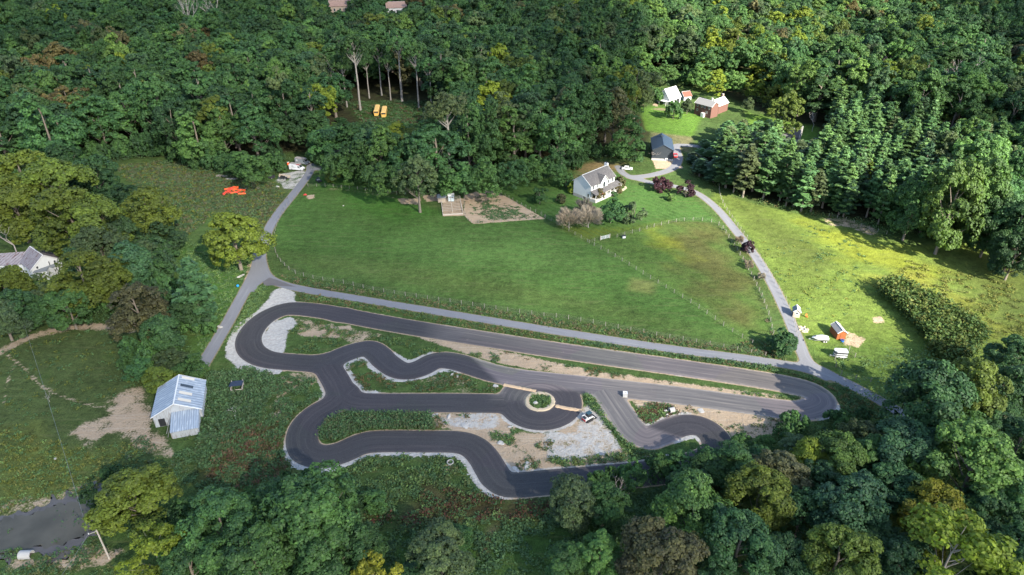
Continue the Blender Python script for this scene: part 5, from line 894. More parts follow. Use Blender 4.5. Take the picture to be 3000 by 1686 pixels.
# ------------------------------------------------------------------ tree list: (kind, x, y, height, radius, tint, note)
C_ = {'dark': (0.037, 0.080, 0.035), 'deep': (0.045, 0.097, 0.037), 'mid': (0.057, 0.118, 0.042), 'light': (0.086, 0.152, 0.044), 'yellow': (0.140, 0.178, 0.024), 'olive': (0.092, 0.120, 0.024),
      'yolive': (0.105, 0.142, 0.024), 'blue': (0.044, 0.088, 0.045), 'rust': (0.105, 0.082, 0.036), 'grey': (0.072, 0.102, 0.050), 'gold': (0.185, 0.178, 0.024), 'plum': (0.036, 0.014, 0.024), 'pine': (0.074, 0.146, 0.054), 'brown': (0.100, 0.092, 0.048), 'twig': (0.27, 0.225, 0.165)}
CW = {'dark': 'dark green', 'deep': 'deep green', 'mid': 'mid green', 'light': 'light green', 'yellow': 'yellow-green', 'olive': 'olive green', 'yolive': 'bright olive green', 'blue': 'bluish green', 'rust': 'rusty brown', 'grey': 'grey-green', 'gold': 'golden yellow', 'plum': 'purple', 'pine': 'green', 'brown': 'brownish', 'twig': 'grey'}
TREES = []
def T(kind, cx, cy, w, c, hr=1.0, H=None):
    """crown centre and width in the photograph (2576 px scale) -> a tree standing where that crown is"""
    pr = PROTO[kind][0]; R = 6.0; h = 18.0
    for _ in range(6):
        sc = R/pr[3]; h = H or pr[2]*sc*hr; z = pr[4]/pr[2]*h; x, y = D(cx, cy, z); R = w*K/2*depth(x, y, z)/FPX
    TREES.append((kind, x, y, h, R, c))
for a in [(60,445,150,'olive'),(150,470,175,'olive'),(40,525,150,'olive'),(178,545,175,'olive'),(235,560,165,'olive'),(235,450,130,'dark'),(370,532,140,'olive'),(150,420,120,'deep'),
          (588,597,150,'yolive'),(212,700,160,'olive'),(285,690,120,'olive'),(345,778,142,'brown'),(28,712,105,'olive'),(92,722,66,'grey'),(112,750,92,'grey'),(170,770,110,'deep'),(250,620,120,'grey'),(310,590,100,'blue'),
          (330,665,120,'blue'),(50,775,110,'dark'),(5,800,110,'grey'),(130,780,80,'grey'),(405,838,104,'dark'),(365,640,74,'grey'),(205,648,90,'blue'),(418,800,84,'dark'),(30,500,120,'olive'),(300,500,90,'dark')]:
    T('near', *a, 0.85)
T('near',418,596,92,'blue',0.7); T('near',482,770,104,'dark',0.9); T('pine',492,742,90,'dark',0.8); T('near',482,922,80,'mid',1.0,7.5); T('near',350,930,90,'mid',0.55); T('near',400,950,95,'olive',0.5); T('near',430,905,80,'grey',0.6); T('near',330,905,70,'mid',0.6)
T('near',345,1258,192,'olive',0.75); T('sycamore',388,1385,150,'yellow',0.85); T('near',560,1320,210,'mid',0.8); T('near',910,1370,120,'deep',0.8); T('near',745,322,80,'dark',1.0); T('near',700,330,74,'deep',1.0); T('near',792,322,74,'mid',1.0); T('near',720,1260,150,'deep',0.9); T('near',800,1300,240,'mid',0.9); T('near',640,1410,200,'mid',0.9); T('near',830,1400,180,'mid',0.9); T('near',480,1430,160,'deep',0.8)
T('sycamore',940,1455,120,'gold',0.9); T('near',1110,1400,185,'grey',0.75); T('near',1150,1350,80,'mid',0.8); T('near',1030,1452,110,'dark',0.6); T('near',1800,1182,120,'deep',0.75); T('near',1722,1166,84,'mid',0.7); T('near',1775,1150,70,'deep',0.7); T('near',1445,1255,135,'grey',0.95); T('near',1520,1270,110,'mid',1.0)
T('near',1510,1390,120,'light',0.9); T('near',1420,1420,120,'mid',0.8); T('near',1670,1400,215,'brown',0.85); T('near',1745,1275,185,'light',0.9); T('near',1745,1222,110,'deep',0.75); T('near',1840,1170,130,'deep',0.85); T('near',1910,1250,170,'olive',0.95)
T('near',1965,1200,140,'brown',0.85); T('near',2035,1156,116,'yellow',0.9); T('near',2108,1155,150,'light',0.9); T('near',2168,1108,106,'grey',0.9); T('near',1860,1370,195,'dark',0.9); T('near',2140,1290,210,'blue',0.8); T('near',2110,1400,200,'olive',0.9)
T('near',2340,1290,165,'gold',0.95); T('sycamore',2390,1395,250,'yellow',0.9); T('near',2340,1010,220,'dark',0.95); T('near',2440,1000,190,'olive',1.0); T('near',2270,1130,190,'blue',0.8); T('near',2450,1170,230,'light',0.95); T('near',2400,1080,150,'mid',0.9); T('near',2545,1250,170,'mid',0.9)
T('near',2540,980,150,'dark',0.9); T('near',2550,910,140,'dark',0.9); T('near',2540,1400,190,'deep',0.9); T('near',1970,1410,150,'dark',0.8); T('near',1790,1420,140,'dark',0.8); T('near',2020,1290,140,'dark',0.85); T('near',2240,1230,150,'dark',0.8); T('near',2260,1420,180,'dark',0.8)
T('near',2180,1150,130,'mid',0.9); T('near',2060,1220,130,'dark',0.85); T('near',1800,1330,120,'dark',0.8); T('near',2500,1080,150,'dark',0.9); T('near',2480,1290,150,'dark',0.9); T('near',2000,1128,86,'grey',0.75); T('near',1928,1172,104,'deep',0.8); T('near',2560,1130,160,'dark',0.9); T('near',2200,1370,150,'dark',0.8); T('near',1700,1222,80,'deep',0.7)
T('near',2400,505,150,'light',1.35); T('near',2455,490,140,'light',1.3); T('near',2360,520,80,'mid',1.2); T('near',2520,510,120,'mid',1.2); T('near',2300,515,100,'mid',1.35); T('near',2500,560,110,'deep',1.2); T('near',2560,575,120,'deep',1.2); T('near',2548,625,100,'dark',1.0); T('near',2345,545,80,'light',1.3); T('near',2470,420,130,'light',1.2); T('near',2555,450,130,'deep',1.0); T('near',2555,640,110,'dark',0.9); T('poplar',2168,425,62,'yellow',0.9); T('poplar',2212,455,60,'olive',1.0); T('oak',2340,470,100,'mid',1.1)
T('bush',1358,494,44,'mid'); T('bush',1412,500,26,'brown'); T('bush',1538,532,66,'mid',1.05); T('bush',1594,537,54,'grey',1.05); T('bush',837,440,36,'olive'); T('bush',1970,862,72,'deep',0.9); T('bush',1325,440,40,'deep'); T('bush',1425,455,36,'mid',1.2); T('bush',1440,470,26,'yellow',1.3); T('bush',1690,497,22,'light')
T('bush',1665,463,46,'plum',0.85); T('bush',1727,478,38,'plum',1.1); T('bush',1882,623,34,'plum',1.1); T('bush',1560,459,30,'brown',1.1); T('bush',1553,475,24,'rust',1.0); T('bush',1508,490,32,'rust',1.0); T('bush',1540,487,24,'deep',0.6); T('bush',1523,482,18,'deep',0.6); T('bush',1696,275,42,'mid',1.25); T('bush',1730,268,32,'grey',1.3)
T('oak',635,422,85,'mid',0.8); T('oak',600,405,70,'mid',0.8); T('near',1585,335,80,'deep',1.0); T('near',1560,370,70,'mid',1.0); T('near',1600,385,64,'mid',0.9); T('near',1597,262,50,'deep',0.9)
for a in [(800,355,70,'mid'),(850,410,80,'mid'),(900,390,90,'deep'),(960,440,90,'mid'),(1040,350,95,'olive'),(1050,440,110,'grey'),(1010,400,90,'deep'),(1095,420,80,'mid'),(930,330,95,'blue'),(880,340,80,'deep'),(1170,440,80,'mid'),(1225,430,90,'mid'),(1290,430,80,'deep'),(1340,420,70,'mid'),(1395,410,70,'deep'),(1130,450,70,'mid'),(975,345,70,'deep'),(1100,370,70,'deep')]: T('oak', *a, 0.95)
for a in [(890,155,85),(950,160,60),(1000,140,80),(1045,165,75),(1080,200,60),(920,185,50),(975,190,50),(860,190,60)]: T('tallwood', a[0], a[1]-25, a[2], 'deep', 1.1)
T('tallwood',1125,285,120,'grey',0.95)
for a in [(1800,212,66,'yellow'),(1850,205,66,'light'),(1895,195,66,'yellow'),(1760,190,60,'light'),(1820,165,70,'light'),(1730,160,66,'light'),(1680,185,56,'light'),(1640,190,50,'mid'),(1900,225,56,'yellow'),(1945,240,60,'olive'),(1990,225,56,'yellow'),(1970,200,56,'gold'),(1870,150,70,'light'),(2035,210,56,'olive'),(1600,150,80,'light'),(1530,110,80,'light'),(1780,140,70,'mid'),(1700,120,70,'light'),(1955,272,58,'olive'),(1880,262,36,'grey')]: T('near', *a, 0.85)
for a in [(110,225,90,'light'),(165,200,55,'light'),(110,310,150,'mid'),(240,265,75,'rust'),(300,140,90,'light'),(470,110,90,'brown'),(20,170,110,'deep'),(950,45,110,'olive'),(1030,55,60,'gold')]: T('poplar' if a[3] == 'light' else 'oak', *a, 1.0)
# forest and pine belts
def fill(P, s, seed, jitter=0.34):
    r = np.random.default_rng(seed); lo = P.min(0); hi = P.max(0); ys = np.arange(lo[1], hi[1], s*0.87); out = []
    for i, y in enumerate(ys):
        xs = np.arange(lo[0]+(i % 2)*s/2, hi[0], s); out.append(np.stack([xs+r.uniform(-jitter, jitter, len(xs))*s, y+r.uniform(-jitter, jitter, len(xs))*s], 1))
    A = np.vstack(out); return A[sdpoly(P, A[:, 0], A[:, 1]) < 0]
P_PINE = PD([(1722,405),(1745,372),(1830,345),(1930,340),(1945,392),(2015,398),(2075,380),(2085,300),(2200,330),(2330,390),(2330,430),(2335,590),(2235,574),(2110,556),(2000,532),(1888,508),(1788,468),(1722,432)])
P_PINE2 = PD([(2330,430),(2400,360),(2800,470),(3000,640),(2700,690),(2560,640),(2420,600),(2330,590)])
CLEAR = [PD([(850,238),(1095,238),(1092,330),(1112,400),(1075,400),(1035,330),(930,330),(880,318)]), PD([(1545,262),(1530,205),(1590,205),(1590,262),(1640,258),(1790,250),(1860,235),(1900,270),(1960,290),(2065,318),(2062,362),(1980,372),(1880,345),(1760,345),(1740,365),(1735,440),(1640,440),(1625,395),(1640,330),(1600,285)]),
         PD([(700,452),(706,400),(782,392),(800,430),(760,470)]), PD([(690,-2),(700,20),(730,20),(730,-2)])]
FAR_HOUSES = [(858,24), (1000,26), (2610,210), (1870,30), (2275,52)]
XY = np.vstack([fill(P_FOREST, 12.8, 11)])
XY = XY[np.abs(XY[:, 0]) < 0.76*XY[:, 1]+55]; XY = XY[XY[:, 1] < 1250]
keep = np.ones(len(XY), bool)
for P in CLEAR+[P_PINE, P_PINE2]: keep &= sdpoly(P, XY[:, 0], XY[:, 1]) > (3.0 if P is not P_PINE else 2.0)
for t in TREES:
    if t[0] in ('bush', 'twiggy'): continue
    keep &= np.hypot(XY[:, 0]-t[1], XY[:, 1]-t[2]) > max(3.0, t[4]*0.8)
keep &= road_sdf(XY[:, 0][None], XY[:, 1][None])[0] > 2.5
XY = XY[keep]; fr = np.random.default_rng(5)
for x, y in XY:
    d = proj(x, y, 18); right = sstep(np.array(d[0]), 1350, 1700)*(1-sstep(np.array(d[0]), 2150, 2300)); u = fr.uniform(); back = np.clip((y-380)/250, 0, 1)
    if u < 0.008: c = 'rust'
    elif u < 0.022: c = 'brown'
    elif u < 0.08: c = 'grey'
    else: c = fr.choice(['dark', 'deep', 'mid', 'light', 'yellow', 'blue', 'olive'], p=np.array([0.24, 0.34, 0.22, 0.08, 0.01, 0.08, 0.03])*(1-right)+np.array([0.10, 0.20, 0.28, 0.24, 0.08, 0.04, 0.06])*right)
    k = fr.choice(['oak', 'poplar'], p=[0.72, 0.28]); R = fr.uniform(7.6, 12.0)*(1+0.12*back); TREES.append((k, x, y, fr.uniform(26, 36)+4*back, R, str(c)))
for P, s, sd in ((P_PINE, 7.4, 21), (P_PINE2, 8.5, 22)):
    for x, y in fill(P, s, sd): 
        if abs(x) < 0.8*y+20:
            h = fr.uniform(15, 27); px, py = proj(x, y)
            lim = 345 if 1935 < px < 2045 else (298 if px < 1960 else 0)
            while h > 6 and proj(x, y, h)[1] < lim: h -= 1
            if P is P_PINE2 and fr.uniform() < 0.6: TREES.append(('near', x, y, fr.uniform(20, 27), fr.uniform(6, 8), str(fr.choice(['mid', 'light', 'deep', 'grey']))))
            else: TREES.append(('pine', x, y, h*fr.uniform(0.85, 1.0), fr.uniform(3.8, 6.0)*min(1, h/14), str(fr.choice(['pine', 'blue', 'grey', 'deep'], p=[0.6, 0.15, 0.12, 0.13]))))
BARE = [('bare',470,50,60,1.5),('bare',548,45,60,1.5),('bare',345,292,56,1.3),('bare',335,345,44,0.6),('bare',20,590,80,1.0),('bare',1650,345,70,0.9),('bare',2215,170,60,1.3),('bare',2290,155,46,1.4),('bare',2420,215,80,1.3),('bare',1405,390,26,1.6),('bare',850,185,50,1.3),('bare',800,190,40,1.2),('bare',380,875,22,2.0),('bare',1555,1235,60,1.0),('bare',2510,1065,60,0.8),('bare',120,1000,20,0.8),
        ('twiggy',1433,548,62,0.95),('twiggy',1482,545,66,0.95),('twiggy',1470,522,54,1.0),('twiggy',1916,694,20,1.2),('twiggy',1860,603,22,1.2),('twiggy',1886,665,22,1.3),('bare',1420,120,40,1.0),('bare',2050,300,30,1.2)]
for k, cx, cy, w, hr in BARE: T(k, cx, cy, w, 'twig', hr)
# keep the openings of the photograph open: nothing in front of them stands taller than the sight line
SIGHT = [(838,878,44,26), (982,1018,48,24), (862,1100,296,306), (1630,1790,300,398), (700,780,455,470)]
for i, t in enumerate(TREES):
    if t[0] in ('bush', 'twiggy', 'tallwood'): continue
    bx, by = proj(t[1], t[2]); h, R = t[3], t[4]
    for x0, x1, yb, lim in SIGHT:
        rp = R*0.7*FPX/K/depth(t[1], t[2], 8)
        if x0-rp < bx < x1+rp and by > yb:
            while h > 4 and proj(t[1], t[2], h*0.97)[1] < lim: h -= 0.7
    if h < t[3]: TREES[i] = (t[0], t[1], t[2], h, min(R, max(3.0, h*0.36+1.2)), t[5])
# ------------------------------------------------------------------ individuals, largest in the picture first; the rest of the wood is one mass
LM = []                                       # landmarks for the labels: (x, y, phrase)
def lm(x, y, s): LM.append((*D(x, y), s))
for a in [(958,300,'the yellow buses'),(745,425,'the parked vans'),(590,485,'the orange barriers'),(60,680,'the white farmhouse'),(445,1030,'the metal roofed barn'),(110,1340,'the pond'),(597,980,'the dark roofed shelter'),(1360,1010,'the roundabout island'),(650,700,'the lane fork'),
          (1500,480,'the white house'),(1672,390,'the dark blue garage'),(1683,250,'the white garage'),(1790,275,'the brick house'),(1978,355,'the grey roofed house'),(2110,850,'the red shed'),(2115,895,'the horse trailer'),(2340,800,'the meadow thicket'),(1270,520,'the vegetable garden'),(1138,520,'the timber pen'),
          (2060,1030,'the far hairpin'),(1830,1110,'the shaded bend'),(1300,1230,'the lower bend'),(258,1400,'the pond pole'),(860,20,'the brown roofed far house'),(1000,20,'the white far house'),(850,430,'the lane end'),(2160,575,'the earth bank'),(2480,600,'the shaded meadow corner'),
          (300,410,'the rough grass edge'),(1900,440,'the pine belt'),(1250,300,'the dense wood centre'),(150,300,'the left wood end'),(500,330,'the fallen pale branches'),(2300,200,'the dark hollow'),(1500,300,'the wood lane'),(2400,1300,'the sycamore limb'),(1240,1360,'the mown brown path')]: lm(*a)
ORD = ['nearest', 'second nearest', 'third nearest', 'fourth nearest', 'fifth nearest', 'sixth nearest', 'seventh nearest', 'eighth nearest', 'ninth nearest', 'tenth nearest', 'eleventh nearest', 'twelfth nearest']
NAME = {'oak': ('broadleaf_tree', 'broadleaf tree', 'tree'), 'poplar': ('tall_broadleaf_tree', 'tall broadleaf tree', 'tree'), 'near': ('broadleaf_tree', 'broadleaf tree', 'tree'), 'sycamore': ('sycamore_tree', 'pale limbed tree', 'tree'), 'tallwood': ('woodland_tree', 'long-trunked tree', 'tree'), 'bush': ('round_shrub', 'rounded small tree', 'shrub'), 'pine': ('pine_tree', 'pine', 'pine tree'), 'bare': ('bare_tree', 'leafless tree', 'bare tree'), 'twiggy': ('twiggy_tree', 'twiggy half bare tree', 'small tree')}
def size_px(t): return t[4]/depth(t[1], t[2], t[3]*0.6)
def in_view(t):
    x, y = proj(t[1], t[2], t[3]*0.6); m = t[4]*FPX/K/depth(t[1], t[2], t[3]*0.6); return -m < x < 2576+m and -m < y < 1448+m
leafy = [t for t in TREES if t[0] not in ('bare', 'twiggy', 'pine', 'bush')]
leafy.sort(key=lambda t: (t[0] not in ('tallwood', 'sycamore'), not in_view(t), -size_px(t)))
solo, mass = leafy[:300], leafy[300:]
solo += [t for t in TREES if t[0] in ('bare', 'twiggy', 'pine', 'bush')]
lab = {}
for i, t in enumerate(solo):
    k = min(range(len(LM)), key=lambda j: math.hypot(LM[j][0]-t[1], LM[j][1]-t[2])); L = LM[k]; dx = t[1]-L[0]; dy = t[2]-L[1]
    rel = ('right of' if dx > 0 else 'left of') if abs(dx) > abs(dy) else ('behind' if dy > 0 else 'in front of')
    sz = '' if t[0] in ('pine', 'bare', 'twiggy', 'bush') else ('broad ' if t[4] > 7.2 else ('slender ' if t[4] < 5.4 else ''))
    cw = '' if t[0] in ('bare', 'twiggy') else CW[t[5]]+' '
    lab.setdefault((f'{sz}{cw}{NAME[t[0]][1]}', rel, L[2]), []).append((math.hypot(dx, dy), i))
LABEL = {}
for (what, rel, where), l in lab.items():
    l.sort()
    for q, (_, i) in enumerate(l):
        LABEL[i] = f'{what} {rel} {where}' if len(l) == 1 else (f'{what} {rel} {where}, {ORD[q]}' if q < 12 else f'{what} {rel} {where}, beyond a dozen')
GROUPN = {'tree': 'broadleaf trees', 'shrub': 'rounded small trees and shrubs', 'pine tree': 'pines of the belt', 'bare tree': 'leafless trees', 'small tree': 'twiggy half bare trees'}
pr_ = random.Random(3)
for i, t in enumerate(solo):
    kind, x, y, h, R, c = t; P = PROTO[kind]; cm, tm, H0, R0, _ = P[pr_.randrange(len(P))]; nm = NAME[kind]
    r = empty(nm[0], (x, y, 0), pr_.uniform(0, 6.283), LABEL[i], nm[2], GROUPN[nm[2]])
    e = pr_.uniform(0.9, 1.1); r.scale = (R/R0*e, R/R0/e, h/H0)
    cr = link('branches' if kind in ('bare', 'twiggy') else 'crown', cm, r); link('trunk', tm, r)
    b = C_[c]; j = pr_.uniform(0.72, 1.28); g = pr_.uniform(-0.08, 0.08); cr['tint'] = [b[0]*j*(1+g), b[1]*j, b[2]*j*(1-g)]
# the remaining woodland as one object: the same crowns set out by geometry nodes
def scatter(name, label_kind, pts, rots, scls, tints, meshes):
    me = bpy.data.meshes.new(name); me.vertices.add(len(pts)); me.vertices.foreach_set('co', np.asarray(pts, np.float32).ravel())
    for an, typ, arr, key in (('tint', 'FLOAT_COLOR', tints, 'color'), ('rotv', 'FLOAT_VECTOR', rots, 'vector'), ('sclv', 'FLOAT_VECTOR', scls, 'vector')):
        a = me.attributes.new(an, typ, 'POINT'); a.data.foreach_set(key, np.asarray(arr, np.float32).ravel())
    o = link(name, me); tag(o, kind='stuff')
    ng = bpy.data.node_groups.new(name, 'GeometryNodeTree'); ng.interface.new_socket('Geometry', in_out='INPUT', socket_type='NodeSocketGeometry'); ng.interface.new_socket('Geometry', in_out='OUTPUT', socket_type='NodeSocketGeometry')
    A = ng.nodes.new; gi = A('NodeGroupInput'); go = A('NodeGroupOutput'); iop = A('GeometryNodeInstanceOnPoints'); jn = A('GeometryNodeJoinGeometry')
    for ob in meshes:
        oi = A('GeometryNodeObjectInfo'); oi.inputs[0].default_value = ob; oi.inputs['As Instance'].default_value = True; ng.links.new(oi.outputs['Geometry'], jn.inputs[0])
    def na(nm):
        q = A('GeometryNodeInputNamedAttribute'); q.data_type = 'FLOAT_VECTOR'; q.inputs[0].default_value = nm; return q.outputs[0]
    rv = A('FunctionNodeRandomValue'); rv.data_type = 'INT'; rv.inputs[4].default_value = 0; rv.inputs[5].default_value = len(meshes)-1
    ng.links.new(gi.outputs[0], iop.inputs['Points']); ng.links.new(jn.outputs[0], iop.inputs['Instance']); iop.inputs['Pick Instance'].default_value = True
    ng.links.new(rv.outputs[2], iop.inputs['Instance Index']); e2 = A('FunctionNodeEulerToRotation'); ng.links.new(na('rotv'), e2.inputs[0]); ng.links.new(e2.outputs[0], iop.inputs['Rotation']); ng.links.new(na('sclv'), iop.inputs['Scale'])
    ng.links.new(iop.outputs[0], go.inputs[0]); md = o.modifiers.new('scatter', 'NODES'); md.node_group = ng; return o
crowns = []; seen = set()
for o in bpy.data.objects:
    if o.name.split('.')[0] == 'crown' and o.data.name not in seen and any(o.data == p[0] for k in ('oak', 'poplar') for p in PROTO[k]): seen.add(o.data.name); crowns.append(o)
mt = [];
for t in mass:
    b = C_[t[5]]; j = pr_.uniform(0.72, 1.28); g = pr_.uniform(-0.08, 0.08); mt.append((b[0]*j*(1+g), b[1]*j, b[2]*j*(1-g), 1))
scatter('forest', None, [(t[1], t[2], 0) for t in mass], [(0, 0, pr_.uniform(0, 6.283)) for t in mass], [(t[4]/7.4, t[4]/7.4, t[3]/24.5) for t in mass], mt, crowns)
print('trees solo', len(solo), 'mass', len(mass), 'labels', len(set(LABEL.values())))
# ------------------------------------------------------------------ low growth nobody could count
m, n, out = newmat('low_growth'); wc = n.attr('wc', out=0)
d = n('ShaderNodeBsdfPrincipled', {'Base Color': wc, 'Roughness': 0.7, 'Specular IOR Level': 0.2}); tl = n('ShaderNodeBsdfTranslucent', {'Color': n.mix(1.0, wc, (1.15, 1.2, 0.6), 'MULTIPLY')})
mx = n('ShaderNodeMixShader', {0: 0.22, 1: d.outputs[0], 2: tl.outputs[0]}); n.nt.links.new(mx.outputs[0], out.inputs[0]); M_LOW = m
wr = np.random.default_rng(77)
def spots(P, dens, avoid=0.5, noise=0.0):
    P = np.asarray(P); lo = P.min(0); hi = P.max(0); k = int((hi[0]-lo[0])*(hi[1]-lo[1])*dens)
    X = wr.uniform(lo[0], hi[0], k); Y = wr.uniform(lo[1], hi[1], k); ok = sdpoly(P, X, Y) < 0
    X = X[ok]; Y = Y[ok]
    if noise:
        f = np.sin(X*0.9+np.sin(Y*0.5)*2)+np.sin(Y*1.1+np.sin(X*0.37)*2)+np.sin(X*0.33-Y*0.41+1); ok = f > noise*3*wr.uniform(0.5, 1, len(X)); X = X[ok]; Y = Y[ok]
    if avoid is not None and len(X):
        ok = (track_sdf(X[None], Y[None])[0] > avoid) & (road_sdf(X[None], Y[None])[0] > avoid*0.6); X = X[ok]; Y = Y[ok]
    return np.stack([X, Y], 1)
WV, WF, WC, WN = [], [], [], [0]
def weeds(P, dens, h, tints, size=0.5, k=5, avoid=0.5, noise=0.0, spread=None):
    A = spots(P, dens, avoid, noise) if not isinstance(P, tuple) else P[0]
    if not len(A): return
    m_ = len(A); sc = wr.uniform(0.5, 1.3, m_); T = np.array([C_[t] if isinstance(t, str) else t for t in tints]); ti = T[wr.integers(0, len(T), m_)]*wr.uniform(0.85, 1.2, m_)[:, None]*(1.36, 1.20, 1.30); size = size*0.48; k = k+8; h = h*0.72; spread = spread or size*1.25
    Pq = np.repeat(A, k, 0); s2 = np.repeat(sc, k); sp = (spread or size*0.8)*s2; z = h*s2*wr.uniform(0.25, 1.0, len(s2))
    P3 = np.stack([Pq[:, 0]+wr.normal(0, 1, len(s2))*sp, Pq[:, 1]+wr.normal(0, 1, len(s2))*sp, z], 1)
    Nn = wr.normal(0, 0.6, (len(s2), 3)); Nn[:, 2] += 0.8
    V, F = leaf_quads(wr, P3, Nn, size*s2, 1.5); c = np.repeat(np.repeat(ti, k, 0)*wr.uniform(0.82, 1.2, len(s2))[:, None], 4, 0)
    WV.append(V); WF.append(F+WN[0]); WN[0] += len(V); WC.append(np.concatenate([c, np.ones((len(c), 1))], 1))
def flush(name):
    V = np.vstack(WV); o = link(name, np_mesh(name, V, np.vstack(WF), M_LOW, {'wc': ('FLOAT_COLOR', 'POINT', np.vstack(WC))})); tag(o, kind='stuff'); WV.clear(); WF.clear(); WC.clear(); WN[0] = 0; return o
G1 = ['mid', 'light', 'deep', (0.075, 0.105, 0.03)]; G2 = ['mid', 'deep', (0.06, 0.09, 0.03), (0.10, 0.085, 0.035)]; G3 = [(0.08, 0.05, 0.028), (0.06, 0.07, 0.025), (0.11, 0.085, 0.04), 'mid']
# islands of the track
weeds(PD([(770,808),(830,815),(900,838),(1000,850),(1080,878),(1130,885),(1250,890),(1260,915),(1150,890),(1080,890),(1040,905),(990,885),(930,862),(860,885),(800,890),(735,885),(725,830)]), 3.2, 0.6, G1, 0.5, noise=0.05, avoid=0.6)
weeds(PD([(865,905),(930,905),(1000,960),(1070,955),(1130,935),(1255,975),(1250,990),(900,990)]), 3.0, 0.5, G2, 0.5, avoid=0.8, noise=-0.2)
weeds(PD([(790,1110),(830,1045),(900,1035),(1080,1040),(1095,1085),(950,1085),(860,1105)]), 8.0, 1.3, ['deep', 'mid', (0.06, 0.085, 0.035)], 0.6, avoid=0.5)
weeds(PD([(1330,1005),(1345,992),(1375,992),(1390,1010),(1385,1025),(1355,1030),(1335,1022)]), 6, 0.5, ['light', 'mid'], 0.45, avoid=None)
weeds(PD([(1462,988),(1485,985),(1510,1030),(1560,1100),(1610,1125),(1580,1128),(1535,1080),(1500,1040),(1475,1015)]), 8, 0.6, ['light', 'mid', 'deep'], 0.5, avoid=0.3)
weeds(PD([(1590,1040),(1640,1010),(1700,1025),(1710,1040),(1660,1075),(1610,1070)]), 6, 0.5, ['light', 'mid', G3[0]], 0.5, avoid=0.5)
weeds(PD([(1230,1090),(1290,1080),(1300,1110),(1265,1130),(1240,1120)]), 5, 0.5, ['light', 'mid'], 0.5, noise=0.1)
weeds(PD([(1240,1100),(1400,1100),(1380,1160),(1640,1140),(1640,1165),(1290,1190),(1260,1150)]), 2.5, 0.45, G2, 0.45, noise=0.25)
weeds(PD([(1370,1155),(1520,1145),(1600,1130),(1660,1140),(1650,1160),(1420,1175)]), 4.5, 0.7, G1, 0.5, noise=0.0)
weeds(PD([(1250,880),(1500,932),(1700,962),(2000,1000),(1900,1002),(1700,990),(1450,945),(1280,920)]), 0.7, 0.3, G2, 0.4, noise=0.1)
weeds(PD([(1400,915),(1520,930),(1560,945),(1500,950),(1420,940)]), 4, 0.45, G2, 0.45, avoid=0.6, noise=0.1)
weeds(PD([(1720,985),(1900,990),(2010,1000),(2005,1012),(1850,998)]), 4, 0.4, ['light', 'mid'], 0.45, avoid=0.4)
weeds(PD([(1590,1005),(2010,1050),(1960,1090),(1850,1105),(1810,1065),(1740,1040),(1620,1045)]), 1.3, 0.4, G2, 0.4, noise=0.05)
weeds(PD([(1090,1045),(1180,1045),(1190,1075),(1100,1082)]), 2.5, 0.6, G2, 0.5, noise=0.3)
# banks between track and lane, and along the lane
weeds(PD([(745,735),(900,762),(1100,797),(1300,832),(1500,864),(1700,894),(1900,920),(2050,950),(2110,985),(2000,955),(1800,928),(1600,903),(1400,872),(1200,835),(1000,790),(860,772),(760,762)]), 3.6, 0.55, G1+[(0.12, 0.10, 0.045)], 0.5, avoid=0.7)
weeds(PD([(1400,872),(1560,893),(1800,925),(1960,945),(1950,925),(1700,893),(1500,864)]), 3, 0.9, ['deep', 'dark', 'mid'], 0.55, avoid=0.7)
weeds(PD([(700,690),(860,722),(1000,745),(1200,775),(1400,805),(1600,835),(1900,890),(1920,905),(1700,878),(1500,848),(1300,817),(1100,783),(900,750),(760,725)]), 3.0, 0.6, G1+[(0.13, 0.12, 0.06), (0.10, 0.10, 0.05)], 0.5, avoid=0.8)
weeds(PD([(1830,878),(1900,850),(1960,880),(1985,915),(1930,908)]), 2.5, 0.5, G2, 0.5, avoid=0.7)
# around the barn and the slope beside the loop
weeds(PD([(520,955),(600,925),(700,940),(790,955),(812,1000),(740,1040),(725,1120),(730,1185),(690,1230),(480,1240),(430,1170),(470,1110),(515,1040)]), 3.4, 0.8, ['mid', 'deep', (0.06, 0.095, 0.035), 'mid'], 0.6, avoid=0.8, noise=-0.25)
weeds(PD([(560,1090),(700,1060),(720,1190),(620,1240),(520,1200)]), 2.2, 0.8, G3, 0.6, avoid=1.0)
weeds(PD([(520,940),(640,935),(700,960),(660,1040),(560,1120),(500,1110)]), 2.5, 1.2, ['deep', 'mid', (0.055, 0.095, 0.04)], 0.75, avoid=0.8)
weeds(PD([(0,1080),(240,1130),(330,1110),(430,1180),(420,1240),(240,1250),(100,1250),(0,1290)]), 1.1, 0.4, ['light', 'olive', (0.10, 0.12, 0.03), 'mid'], 0.55, noise=0.0)
weeds(PD([(330,1080),(420,1130),(440,1200),(300,1200),(310,1120)]), 1.8, 0.7, ['grey', 'deep'], 0.6, noise=0.1)
weeds(PD([(0,840),(300,830),(380,950),(290,1000),(0,1100)]), 0.5, 0.35, ['mid', 'deep', 'olive'], 0.5, noise=0.1)
weeds(PD([(850,1205),(910,1152),(1150,1148),(1205,1240),(1280,1262),(1420,1262),(1380,1300),(1100,1340),(880,1340)]), 3.2, 0.75, ['mid', 'deep', 'light', (0.06, 0.09, 0.03)], 0.6, avoid=1.2, noise=-0.3)
weeds(PD([(850,1265),(1000,1300),(1080,1230),(1180,1238),(1280,1266),(1400,1266),(1370,1300),(1000,1325),(860,1310)]), 3.2, 0.85, [(0.065, 0.032, 0.020), (0.075, 0.045, 0.024), (0.05, 0.055, 0.02)], 0.6, avoid=1.0, noise=-0.2)
weeds(PD([(880,1330),(1380,1290),(1420,1260),(1700,1210),(1720,1448),(1000,1448)]), 2.0, 0.6, ['deep', 'mid', 'dark', 'mid'], 0.65, avoid=1.0, noise=-0.2)
